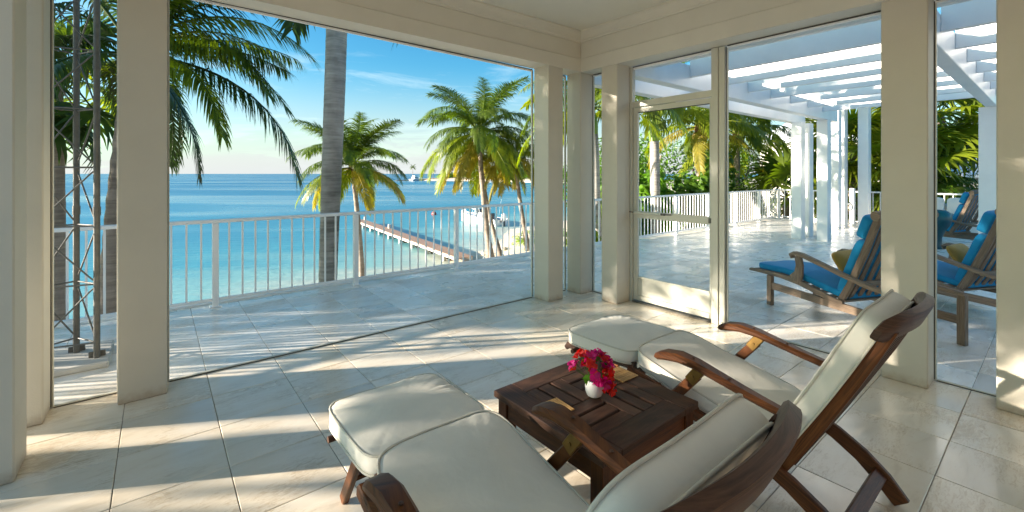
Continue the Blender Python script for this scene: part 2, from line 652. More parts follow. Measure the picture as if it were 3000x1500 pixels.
def ground():
    xs = np.concatenate([np.arange(-140, -20, 12), np.arange(-20, 50, 1.2), np.arange(50, 420, 15)])
    ys = np.concatenate([np.arange(-120, -12, 12), np.arange(-12, 46, 1.2), np.arange(46, 240, 12)])
    X, Y = np.meshgrid(xs, ys)
    d = shore_dist(X, Y)
    Z = np.where(d > 0, SEA - .07 * d, SEA + np.minimum(-d * .17, 1.25))
    Z = np.maximum(Z, SEA - 4)
    for j in range(Z.shape[0]):
        for i in range(Z.shape[1]):
            if -20 < d[j, i] < 1.5:
                Z[j, i] += (noise.noise((X[j, i] * .35, Y[j, i] * .35, 0)) * .22 + noise.noise((X[j, i] * 1.3, Y[j, i] * 1.3, 3)) * .07) * min(1, max(0, (1.5 - d[j, i]) / 3))
    nx, ny = len(xs), len(ys)
    mb = MB()
    mb.v = list(zip(X.ravel(), Y.ravel(), Z.ravel()))
    mb.f = [(j * nx + i, j * nx + i + 1, (j + 1) * nx + i + 1, (j + 1) * nx + i) for j in range(ny - 1) for i in range(nx - 1)]
    struct(mb.build('ground', 'sand', ang=180))
ground()

def sea_material():
    m, N, L, P = newmat('sea_water')
    at = N.new('ShaderNodeAttribute')
    at.attribute_name = 'shore'
    r = ramp(N, [(0, (.46, .50, .42)), (.07, (.21, .42, .41)), (.2, (.055, .29, .37)), (.42, (.025, .22, .33)), (.75, (.012, .19, .32)), (1, (.006, .14, .27))])
    t = N.new('ShaderNodeTexCoord')
    mp1 = N.new('ShaderNodeMapping')
    mp1.vector_type = 'TEXTURE'
    mp1.inputs['Rotation'].default_value = (0, 0, R(51.25))
    mp1.inputs['Scale'].default_value = (26, 150, 1)
    L.new(t.outputs['Object'], mp1.inputs[0])
    nb = noise_node(N, L, mp1.outputs[0], 1., 4, .55, .6)
    nr_ = noise_node(N, L, mp1.outputs[0], 3.2, 5, .6, 1.0)
    pa = N.new('ShaderNodeMath')
    pa.operation = 'MULTIPLY_ADD'
    pa.inputs[1].default_value = .34
    L.new(nr_.outputs[0], pa.inputs[0])
    pb_ = N.new('ShaderNodeMath')
    pb_.operation = 'SUBTRACT'
    pb_.inputs[1].default_value = .17
    L.new(at.outputs['Fac'], pa.inputs[2])
    L.new(pa.outputs[0], pb_.inputs[0])
    L.new(pb_.outputs[0], r.inputs[0])
    # wind lanes: smoother, paler bands of water
    lane = N.new('ShaderNodeMapRange')
    lane.inputs['From Min'].default_value = .47
    lane.inputs['From Max'].default_value = .62
    L.new(nb.outputs[0], lane.inputs[0])
    ro = N.new('ShaderNodeMapRange')
    ro.inputs['To Min'].default_value = .34
    ro.inputs['To Max'].default_value = .2
    L.new(lane.outputs[0], ro.inputs[0])
    L.new(ro.outputs[0], P.inputs['Roughness'])
    L.new(r.outputs[0], P.inputs['Base Color'])
    P.inputs['IOR'].default_value = 1.33
    P.inputs['Specular IOR Level'].default_value = .3
    mp2 = N.new('ShaderNodeMapping')
    mp2.vector_type = 'TEXTURE'
    mp2.inputs['Rotation'].default_value = (0, 0, R(58))
    mp2.inputs['Scale'].default_value = (.75, 3.2, 1)
    L.new(t.outputs['Object'], mp2.inputs[0])
    n1 = noise_node(N, L, mp2.outputs[0], 1.1, 5, .55, .4)
    n2 = noise_node(N, L, t.outputs['Object'], 3.5, 4, .5)
    ad = N.new('ShaderNodeMath')
    ad.operation = 'MULTIPLY_ADD'
    L.new(n2.outputs[0], ad.inputs[0])
    ad.inputs[1].default_value = .25
    L.new(n1.outputs[0], ad.inputs[2])
    b = bump(N, L, P, ad.outputs[0], .5, .22)
    st = N.new('ShaderNodeMapRange')
    st.inputs['To Min'].default_value = .5
    st.inputs['To Max'].default_value = .22
    L.new(lane.outputs[0], st.inputs[0])
    L.new(st.outputs[0], b.inputs['Strength'])
    return m
M['sea'] = sea_material()

def sea():
    a0 = 51.25
    angs = [a0 + t for t in np.concatenate([np.arange(-180, -62, 12), np.arange(-62, 62, .7), np.arange(62, 180.1, 12)])]
    rad = [8 * 1.045 ** i for i in range(80)] + [400, 600, 1000, 2000, 5000, 12000, 28000]
    rad = sorted(set(round(r_, 3) for r_ in rad))
    A, Q = np.meshgrid(np.radians(angs), rad)
    X, Y = Q * np.cos(A), Q * np.sin(A)
    d = shore_dist(X, Y)
    sh = np.clip(1 - np.exp(-np.maximum(d, 0) / 55.), 0, 1)
    na, nr = len(angs), len(rad)
    mb = MB()
    mb.v = list(zip(X.ravel(), Y.ravel(), np.full(X.size, SEA)))
    for j in range(nr - 1):
        for i in range(na - 1):
            if max(d[j, i], d[j + 1, i], d[j, i + 1], d[j + 1, i + 1]) > -3:
                mb.f.append((j * na + i, (j + 1) * na + i, (j + 1) * na + i + 1, j * na + i + 1))
    m = mb.mesh('sea', 'sea', ang=180)
    at = m.attributes.new('shore', 'FLOAT', 'POINT')
    if len(m.vertices) == X.size:
        at.data.foreach_set('value', sh.ravel().astype(np.float32))
    o = place('sea', m)
    struct(o)
sea()

# ------------------------------------------------------------------ floors
PT = .4545
GX0, GY0 = -.164, .40
def tile_mesh(name, mat, sx_=PT, sy=PT):
    mb = MB()
    g = .0017
    a, b_, c_ = sx_ / 2 - g, sy / 2 - g, .0025
    vs = [(-a, -b_, -.02), (a, -b_, -.02), (a, b_, -.02), (-a, b_, -.02), (-a, -b_, -c_), (a, -b_, -c_), (a, b_, -c_), (-a, b_, -c_), (-a + c_, -b_ + c_, 0), (a - c_, -b_ + c_, 0), (a - c_, b_ - c_, 0), (-a + c_, b_ - c_, 0)]
    fs = [(0, 1, 5, 4), (1, 2, 6, 5), (2, 3, 7, 6), (3, 0, 4, 7), (4, 5, 9, 8), (5, 6, 10, 9), (6, 7, 11, 10), (7, 4, 8, 11), (8, 9, 10, 11)]
    mb.add(vs, fs)
    return mb.mesh(name, mat, smooth=False)

mb = MB()
mb.cbox(-.8, 4.381, -4.0, 4.036, -.25, -.006, .002)
porch_floor = struct(mb.build('porch_floor', 'grout'))
tm = tile_mesh('floor_tile', 'tile_in')
for i in range(-1, 10):
    for j in range(-3, 8):
        place('tile', tm, porch_floor, (GX0 + PT * (i + .5), GY0 + PT * (j + .5), rnd.uniform(-.0008, .0004)), (rnd.uniform(-.0012, .0012), rnd.uniform(-.0012, .0012), math.pi * rnd.choice((0, 1)) + rnd.uniform(-.001, .001)))
mb = MB()
for i in range(-1, 10):
    for j in range(-9, -3):
        x, y = GX0 + PT * i, GY0 + PT * j
        mb.cbox(x + .002, x + PT - .002, y + .002, y + PT - .002, -.02, 0, .002)
o = mb.build('tile', 'tile_in', porch_floor)
o['kind'] = 'stuff'

mb = MB()
mb.cbox(-9, 16.25, 4.0365, 6.12, -.35, -.0062, .002)
mb.cbox(4.3815, 16.25, -6, 4.0365, -.35, -.0064, .002)
mb.cbox(-9, -.801, -6, 4.0365, -.35, -.0064, .002)
terrace = struct(mb.build('terrace', 'grout'))
tm2 = tile_mesh('terrace_tile', 'tile_out')
n_t = 0
far = MB()
for i in range(-19, 36):
    for j in range(-13, 13):
        xc, yc = GX0 + PT * (i + .5), GY0 + PT * (j + .5)
        if j < 8 and (-1 <= i < 10):
            continue
        y1 = yc
        d = .626 * xc + .78 * yc
        l = .78 * xc - .626 * yc
        vis = d > 1 and abs(l) / d < 1.2
        if vis and d < 7.9 and n_t < 290 and j < 12:
            n_t += 1
            place('tile', tm2, terrace, (xc, yc, rnd.uniform(-.0008, .0004)), (rnd.uniform(-.001, .001), rnd.uniform(-.001, .001), math.pi * rnd.choice((0, 1))))
        else:
            x, y = xc - PT / 2, yc - PT / 2
            yy = min(y + PT, 6.115)
            if x < -9 + PT or x + PT > 16.24:
                continue
            far.cbox(x + .002, x + PT - .002, y + .002, yy - .002, -.02, rnd.uniform(-.001, .0004), .002)
o = far.build('tile', 'tile_out', terrace)
o['kind'] = 'stuff'
# kerb: slab edge under the railing
mb = MB()
mb.cbox(-9, 16.25, 6.121, 6.21, -.5, .022, .008)
mb.cbox(16.251, 16.34, -6, 6.21, -.5, .022, .008)
struct(mb.build('terrace_edge', 'white'))

# ------------------------------------------------------------------ porch: columns, beams, ceiling
def column(x0, x1, y0, y1, z1, label, mat='column', group='square plastered porch columns', name='porch_column'):
    mb = MB()
    cx_, cy_ = (x0 + x1) / 2, (y0 + y1) / 2
    mb.cbox(x0 - cx_, x1 - cx_, y0 - cy_, y1 - cy_, 0, z1, .007)
    # faint plaster unevenness: extra rings
    o = mb.build(name, mat)
    o.location = (cx_, cy_, 0)
    o.rotation_euler = (0, 0, rnd.uniform(-.004, .004))
    tag(o, label, 'column', group)
    return o
column(3.56, 3.805, 3.757, 4.012, 2.80, 'pale square column between the wide sea view and the sea side slit')
column(4.11, 4.356, 3.757, 3.995, 2.80, 'white square corner column between the two narrow slit openings, sunlit patch near its top')
column(4.11, 4.35, 3.20, 3.43, 2.79, 'white square column carrying the hinge side of the screen door')
column(-.20, .056, 3.825, 4.075, 2.86, 'broad beige column between the lattice mast opening and the wide sea view')
column(-.79, -.531, 3.825, 4.085, 2.86, 'beige corner column beside the lattice mast opening, next to a darker column')
column(-.80, -.541, 3.19, 3.46, 2.86, 'dark shaded column with a pale edge, close to the mast corner column')
column(4.175, 4.42, .588, .845, 2.79, 'wide beige column behind the head of the steamer chair, between two lounger views')
column(4.178, 4.43, .01, .268, 2.79, 'beige column with soft dappled sunlight on its face, beyond the blue lounger view')
column(-.80, -.54, .55, .80, 2.86, 'plain beige column in the side opening behind the steamer chairs')

def ext(mbx, prof, A, B, nrm, zA=0., zB=0.):
    """extrude (n, z) profile from A to B; n is measured along nrm"""
    A, B, nrm = Vector(A), Vector(B), Vector(nrm)
    vs = []
    for P_, dz in ((A, zA), (B, zB)):
        for n_, z_ in prof:
            vs.append(P_ + nrm * n_ + Vector((0, 0, z_ + dz)))
    k = len(prof)
    fs = [(i, (i + 1) % k, k + (i + 1) % k, k + i) for i in range(k)]
    fs += [tuple(range(k - 1, -1, -1)), tuple(range(k, 2 * k))]
    mbx.add(vs, fs, B - A)

def beam(label, A, B, nrm, zA, zB, zt=3.262, z0=2.76):
    # the Empty sits at A; profile n > 0 goes outward, away from the room
    t = thing('porch_beam', label, 'beam', (A[0], A[1], 0), 0, 'deep boxed beams round the porch')
    b = Vector((B[0] - A[0], B[1] - A[1], 0))
    z_ = Vector((0, 0, 0))
    def part(name, prof, dA, dB):
        mb = MB()
        ext(mb, prof, z_, b, nrm, 0, 0)
        # slope of the underside, applied to low vertices only
        L_ = b.length
        vv = []
        for v in mb.v:
            v = Vector(v)
            k = max(0, min(1, v.dot(b.normalized()) / L_))
            f_ = max(0, min(1, (3.12 - v.z) / .36))
            v.z += (dA * (1 - k) + dB * k) * f_
            vv.append(tuple(v))
        mb.v = vv
        bm = bmesh.new()
        me = mb.mesh(name, 'trim', ang=30)
        bm.from_mesh(me)
        bmesh.ops.recalc_face_normals(bm, faces=bm.faces)
        bm.to_mesh(me)
        bm.free()
        return place(name, me, t)
    part('beam_core', [(0, z0 + .003), (.252, z0 + .003), (.252, zt + .05), (0, zt + .05)], zA, zB)
    part('fascia_board', [(-.014, z0), (-.002, z0), (-.002, z0 + .16), (-.009, z0 + .165), (-.014, z0 + .157)], zA, zB)
    part('crown_moulding', [(-.002, 3.125), (-.016, 3.125), (-.020, 3.142), (-.03, 3.15), (-.04, 3.19), (-.06, 3.222), (-.075, 3.232), (-.075, zt), (-.002, zt)], 0, 0)
    return t
beam('boxed cream beam with crown moulding above the wide sea view', (-.82, 3.832), (4.36, 3.753), (0, 1, 0), .055, 0)
beam('boxed cream beam with crown moulding above the screen door and lounger views', (4.108, 3.751), (4.2, -4.0), (1, 0, 0), 0, -.0)
beam('boxed cream beam over the shaded side opening', (-.535, -4.0), (-.535, 3.828), (-1, 0, 0), .05, .05)

mb = MB()
mb.cbox(-.85, 4.43, -4.05, 4.10, 3.25, 3.33, .003)
struct(mb.build('ceiling', 'ceiling'))
mb = MB()
mb.cbox(-1.0, 4.62, -4.2, 4.28, 3.335, 3.46, .01)
mb.cbox(-.96, 4.58, -4.16, 4.24, 3.30, 3.3345, .002)
struct(mb.build('porch_roof', 'white'))

mb = MB()
mb.cbox(-1.0, 4.62, -2.6, -2.35, -.005, 3.255, .005)
struct(mb.build('unseen_house_wall', 'teak_grey'))  # unseen wall behind the camera, added to keep light out of the porch

# ------------------------------------------------------------------ screen frames
def frame(label, axis, a0, a1, c, z0, z1, zb=None, sgn=1, mid=None):
    """flat metal frame with a black spline; axis 'x': spans X at Y=c; axis 'y': spans Y at X=c"""
    zb = z1 if zb is None else zb
    t = thing('screen_frame', label, 'screen frame', ((a0 + a1) / 2, c, 0) if axis == 'x' else (c, (a0 + a1) / 2, 0), 0, 'slim screen frames in the porch openings')
    h = (a1 - a0) / 2
    def P(u, n_, z_):
        return Vector((u, n_ * sgn, z_)) if axis == 'x' else Vector((n_ * sgn, u, z_))
    def bar(name, p, q, w_, th, mat):
        mb = MB()
        mb.bar(p, q, w_, th, (0, 0, 1) if abs((q - p).z) < .5 else ((1, 0, 0) if axis == 'x' else (0, 1, 0)), .002)
        return mb.build(name, mat, t)
    # sill, head, jambs (frame 22 mm deep)
    bar('sill', P(-h, .012, .006), P(h, .012, .006), .024, .012, 'alu')
    bar('head', P(-h, .012, z1 - .012), P(h, .012, zb - .012), .024, .024, 'white')
    bar('jamb', P(-h + .007, .012, .012), P(-h + .007, .012, z1 - .024), .024, .014, 'alu')
    bar('jamb', P(h - .007, .012, .012), P(h - .007, .012, zb - .024), .024, .014, 'alu')
    bar('spline', P(-h + .014, -.002, .003), P(h - .014, -.002, .003), .006, .006, 'gasket')
    bar('spline', P(-h + .014, -.004, z1 - .004), P(h - .014, -.004, zb - .004), .009, .010, 'gasket')
    bar('spline', P(-h + .003, -.002, .01), P(-h + .003, -.002, z1 - .01), .006, .006, 'gasket')
    bar('spline', P(h - .003, -.002, .01), P(h - .003, -.002, zb - .01), .006, .006, 'gasket')
    return t
frame('slim metal frame round the wide sea view opening', 'x', .056, 3.56, 4.03, .0, 2.815, 2.765)
frame('slim metal frame round the narrow opening with the lattice mast', 'x', -.531, -.20, 4.045, .0, 2.82, 2.816)
frame('slim metal frame in the slit between two columns on the sea side', 'x', 3.805, 4.11, 4.01, .0, 2.765, 2.76)
frame('slim metal frame in the slit between the corner column and the screen door column', 'y', 3.43, 3.757, 4.335, 0, 2.76)
frame('slim metal frame round the wide opening with one blue lounger, beside the screen door', 'y', .845, 2.075, 4.365, 0, 2.76)
frame('slim metal frame round the narrow opening with the urn and farther loungers', 'y', .268, .588, 4.40, 0, 2.76)

# ------------------------------------------------------------------ screen door
dx = 4.385
t = thing('screen_door', 'cream metal screen door with push bar and solid kick panel', 'door', (dx, 2.66, 0))
def dbar(par, name, y0, y1, z0, z1, x0=-.016, x1=.016, mat='alu', b=.003):
    mb = MB()
    mb.cbox(x0, x1, y0 - 2.66, y1 - 2.66, z0, z1, b)
    return mb.build(name, mat, par)
dbar(t, 'stile', 3.105, 3.165, .03, 2.27)
dbar(t, 'stile', 2.215, 2.245, .03, 2.27)
dbar(t, 'top_rail', 2.245, 3.105, 2.215, 2.27)
dbar(t, 'bottom_rail', 2.245, 3.105, .03, .085, -.018, .016)
kp = dbar(t, 'kick_panel', 2.245, 3.105, .085, .285, -.008, .008)
dbar(kp, 'panel_bead', 2.245, 3.105, .285, .305, -.018, .014)
pb = dbar(t, 'push_bar', 2.245, 3.105, .985, 1.065, -.020, .012)
dbar(t, 'spline', 2.245, 3.105, 2.207, 2.2155, -.006, .002, 'gasket', .001)
mb = MB()
mb.tube([(-.045, .47, 1.05), (-.045, .12, 1.05)], .017, 12)
cl = mb.build('door_closer', 'alu', t)
mb = MB()
mb.tube([(-.045, .58, 1.055), (-.045, .47, 1.05)], .006, 8)
mb.bar((-.05, .63, 1.06), (-.045, .57, 1.055), .012, .02)
mb.build('closer_arm', 'brace', cl)
mb = MB()
mb.tube([(-.045, .121, 1.05), (-.045, .07, 1.05)], .011, 10)
mb.bar((-.045, .07, 1.05), (-.03, .0, 1.05), .014, .012)
mb.build('closer_rod', 'grey_pipe', cl)
mb = MB()
mb.cbox(-.034, -.018, -.44, -.41, 1.0, 1.05, .003)
mb.build('latch', 'grey_pipe', t)
f = thing('door_frame', 'cream metal door frame with transom bar, beside the square column', 'door frame', (dx, 2.66, 0))
dbar(f, 'jamb', 3.17, 3.235, 0, 2.755, -.03, .03)
dbar(f, 'jamb', 3.236, 3.30, 0, 2.755, -.05, .02)
dbar(f, 'post', 2.145, 2.214, 0, 2.758, -.045, .03)
dbar(f, 'post', 2.085, 2.1445, 0, 2.757, -.03, .04)
dbar(f, 'transom_bar', 2.2145, 3.1695, 2.278, 2.345, -.028, .025)
dbar(f, 'head', 2.2145, 3.1695, 2.725, 2.757, -.01, .025, 'white')
dbar(f, 'spline', 2.2145, 3.1695, 2.748, 2.7585, -.02, -.011, 'gasket', .001)
dbar(f, 'threshold', 2.2145, 3.1695, .0005, .014, -.04, .04, 'grey_pipe')
dbar(f, 'foot_bracket', 2.083, 2.12, .0005, .035, -.05, -.0305, 'alu')

# ------------------------------------------------------------------ railings
def railing(label, A, B, n_bay, per, group, h=.985, first=0):
    A, B = Vector(A), Vector(B)
    d = B - A
    L_ = d.length
    d.normalize()
    t = thing('railing', label, 'railing', A, math.atan2(d.y, d.x), group)
    mb = MB()
    mb.cbox(-.03, L_ + .03, -.026, .026, h - .042, h, .008)
    mb.build('top_rail', 'white', t)
    mb = MB()
    mb.cbox(0, L_, -.016, .016, .06, .095, .005)
    mb.build('bottom_rail', 'white', t)
    mb = MB()
    mb.cbox(-.031, .031, -.031, .031, 0, h - .0425, .005)
    mb.cbox(-.055, .055, -.055, .055, 0, .012, .003)
    pm = mb.mesh('post', 'white')
    mb = MB()
    mb.cbox(-.0095, .0095, -.0095, .0095, .0955, h - .0425, .002)
    km = mb.mesh('picket', 'white')
    bay = L_ / n_bay
    for i in range(n_bay + 1):
        place('post', pm, t, (bay * i, 0, 0))
        if i < n_bay:
            for k in range(1, per):
                place('picket', km, t, (bay * i + bay * k / per, 0, 0), (0, 0, rnd.uniform(-.05, .05)))
    return t
SP = 1.585
railing('long white metal railing along the sea edge of the terrace', (.515 - 3 * SP, 6.0, 0), (.515 + 10 * SP, 6.0, 0), 13, 12, 'white terrace railings')
railing('white metal railing across the far end of the terrace, in front of the fan palms', (16.21, 5.94, 0), (16.21, -4.0, 0), 6, 10, 'white terrace railings')

# ------------------------------------------------------------------ lattice mast
mA, mB, mC = Vector((-.51, 5.01, 0)), Vector((-.37, 4.77, 0)), Vector((-.735, 4.86, 0))
mo = Vector((-.51, 4.85, 0))
t = thing('lattice_mast', 'grey steel triangular lattice mast behind a narrow opening, with two palm trunks beyond', 'mast', mo)
for p in (mA, mB, mC):
    mb = MB()
    q = p - mo
    mb.tube([q + Vector((0, 0, .05)), q + Vector((0, 0, 5.2))], .021, 14)
    for k in range(1, 5):
        mb.tube([q + Vector((0, 0, k * 1.15 + .02)), q + Vector((0, 0, k * 1.15 + .09))], .025, 14)
    mb.build('leg', 'grey_pipe', t)
for (a, b_) in ((mA, mB), (mB, mC), (mC, mA)):
    a, b_ = a - mo, b_ - mo
    for k in range(11):
        z0 = .17 + .46 * k
        mb = MB()
        mb.tube([a + Vector((0, 0, z0)), b_ + Vector((0, 0, z0))], .0065, 8)
        mb.build('horizontal_rod', 'grey_pipe', t)
        mb = MB()
        s0, s1 = (a, b_) if k % 2 else (b_, a)
        mb.tube([s0 + Vector((0, 0, z0 + .012)), s0.lerp(s1, .1) + Vector((0, 0, z0 + .05)), s0.lerp(s1, .9) + Vector((0, 0, z0 + .41)), s1 + Vector((0, 0, z0 + .447))], .006, 8)
        mb.build('diagonal_rod', 'grey_pipe', t)
for p in (mA, mB, mC):
    q = p - mo
    mb = MB()
    mb.bar(q + Vector((-.05, .02, .075)), q + Vector((.05, .02, .075)), .006, .045)
    mb.bar(q + Vector((-.05, .04, .056)), q + Vector((.05, .04, .056)), .05, .006)
    mb.build('foot_bracket', 'grey_pipe', t)
mb = MB()
mb.cbox(-.43, .22, -.22, .36, 0, .05, .012)
o = mb.build('mast_base', 'concrete')
o.location = (mo.x, mo.y, .0006)
tag(o, 'low concrete pad under the lattice mast', 'concrete pad')

# ------------------------------------------------------------------ pergola
t = thing('pergola', 'white timber pergola of long beams and cross rafters over the terrace', 'pergola', (8, 2, 0))
def pg(name, x0, x1, y0, y1, z0, z1, b=.006):
    mb = MB()
    mb.cbox(x0 - 8, x1 - 8, y0 - 2, y1 - 2, z0, z1, b)
    return mb.build(name, 'white', t)
pg('beam', 4.46, 12.3, 3.27, 3.43, 2.70, 3.02)
pg('beam', 4.46, 12.3, 3.93, 4.09, 2.70, 3.0)
pg('beam', 4.46, 12.1, .73, .88, 2.70, 3.02)
for k in range(8):
    x = 4.93 + .91 * k
    pg('rafter', x - .03, x + .03, .8805, 3.2695, 2.85, 3.14)
    pg('rafter', x - .03, x + .03, -3.0, .7295, 2.85, 3.14)
pg('end_beam', 11.38, 11.50, -3.0, 4.2, 3.0205, 3.2)
G = 'white pergola and pavilion columns'
column(11.50, 11.75, 3.75, 3.96, 2.699, 'white column at the railing side of the pergola end, paired with another behind', 'white', G, 'pergola_column')
column(12.03, 12.28, 3.75, 3.96, 2.699, 'white column tucked close behind the railing side pergola column', 'white', G, 'pergola_column')
column(11.56, 11.81, 3.26, 3.47, 2.699, 'white column under the beam end of the pergola, nearest the blue lounger head', 'white', G, 'pergola_column')
column(11.58, 11.82, .73, .96, 2.699, 'white column with a bright sunlit band behind the blue loungers', 'white', G, 'pergola_column')
column(14.46, 14.70, 3.82, 4.04, 3.6, 'white pavilion column glowing with sun behind the pergola columns', 'white', G, 'pergola_column')
column(15.03, 15.26, 3.82, 4.04, 3.6, 'slim white pavilion column tucked behind the glowing one', 'white', G, 'pergola_column')
column(15.30, 15.56, 3.36, 3.60, 3.6, 'white pavilion column beside the short round post', 'white', G, 'pergola_column')
mb = MB()
mb.cbox(14.4, 15.7, 3.3, 4.1, 3.6005, 3.85, .01)
o = mb.build('pavilion_beam', 'white')
tag(o, 'white flat beam block on top of the pavilion columns', 'beam')
t = thing('handrail_post', 'short round white post with ring handle near the far railing', 'post', (15.75, 3.83, 0))
mb = MB()
mb.lathe([(0, 0), (.07, 0), (.07, .62), (.074, .625), (.074, .66), (.07, .665), (.07, 1.06), (.062, 1.075), (0, 1.08)], n=16)
mb.build('post', 'white', t)
mb = MB()
mb.tube([(.02 + -.35 + .10 * math.cos(a), .20 + .0, .62 + .12 * math.sin(a)) for a in [math.pi * 2 * k / 16 for k in range(17)]], .022, 8)
mb.tube([(-.25, .2, .62), (-.05, .02, .62)], .02, 8)
mb.build('ring_handle', 'white', t)

# ------------------------------------------------------------------ cushions
def cushion(a, b, th, dome=.02, n=128, corner=7., pipe=.0046, bend=None, pucker=.0, seed=0, dome_b=.004):
    """boxed cushion: plan half sizes a (x), b (y), thickness th (z 0..th); returns (body MB, piping MB)"""
    rg = random.Random(seed)
    ph = [rg.uniform(0, 6.28) for _ in range(6)]
    def plan(t, r):
        c_, s_ = math.cos(t), math.sin(t)
        k = (abs(c_) ** corner + abs(s_) ** corner) ** (-1 / corner)
        return a * c_ * k * r, b * s_ * k * r
    def wr(x, y, z):
        p = Vector((x, y, z))
        q = noise.noise((x * 5 + seed, y * 5, z * 3)) * .006
        p.z += q if z > th * .4 else 0
        return bend(p) if bend else p
    rows = []
    for r in (0.001, .35, .7, .9, .97):
        rows.append((r, -dome_b * (1 - r ** 2)))
    rows += [(.995, .004), (1.006, th * .25), (1.008, th * .5), (1.006, th * .75), (.995, th - .003)]
    for r in (.975, .94, .88, .78, .62, .42, .2, .001):
        rows.append((r, th + dome * (1 - r ** 3)))
    mb = MB()
    vs, fs = [], []
    for r, z_ in rows:
        for k in range(n):
            t = 2 * math.pi * k / n
            x, y = plan(t, r)
            zz = z_
            if pucker and .6 < r < 1.0:
                am = max(0, noise.noise((math.cos(t) * 2.2 + seed * 3, math.sin(t) * 2.2, .5)) + .25)
                zz += pucker * 3.2 * am * math.sin(k * 1.55 + ph[0] + math.sin(k * .37) * 2) * (.5 if r > .965 else 1 if r > .85 else .6 if r > .75 else .25)
            vs.append(wr(x, y, zz))
    for i in range(len(rows) - 1):
        for k in range(n):
            k2 = (k + 1) % n
            fs.append((i * n + k, i * n + k2, (i + 1) * n + k2, (i + 1) * n + k))
    mb.add(vs, fs)
    pm = MB()
    for zz in (.002, th - .001):
        path = []
        for k in range(n + 1):
            t = 2 * math.pi * k / n
            x, y = plan(t, 1.003)
            path.append(wr(x, y, zz))
        pm.tube(path, pipe, 6, False)
    return mb, pm

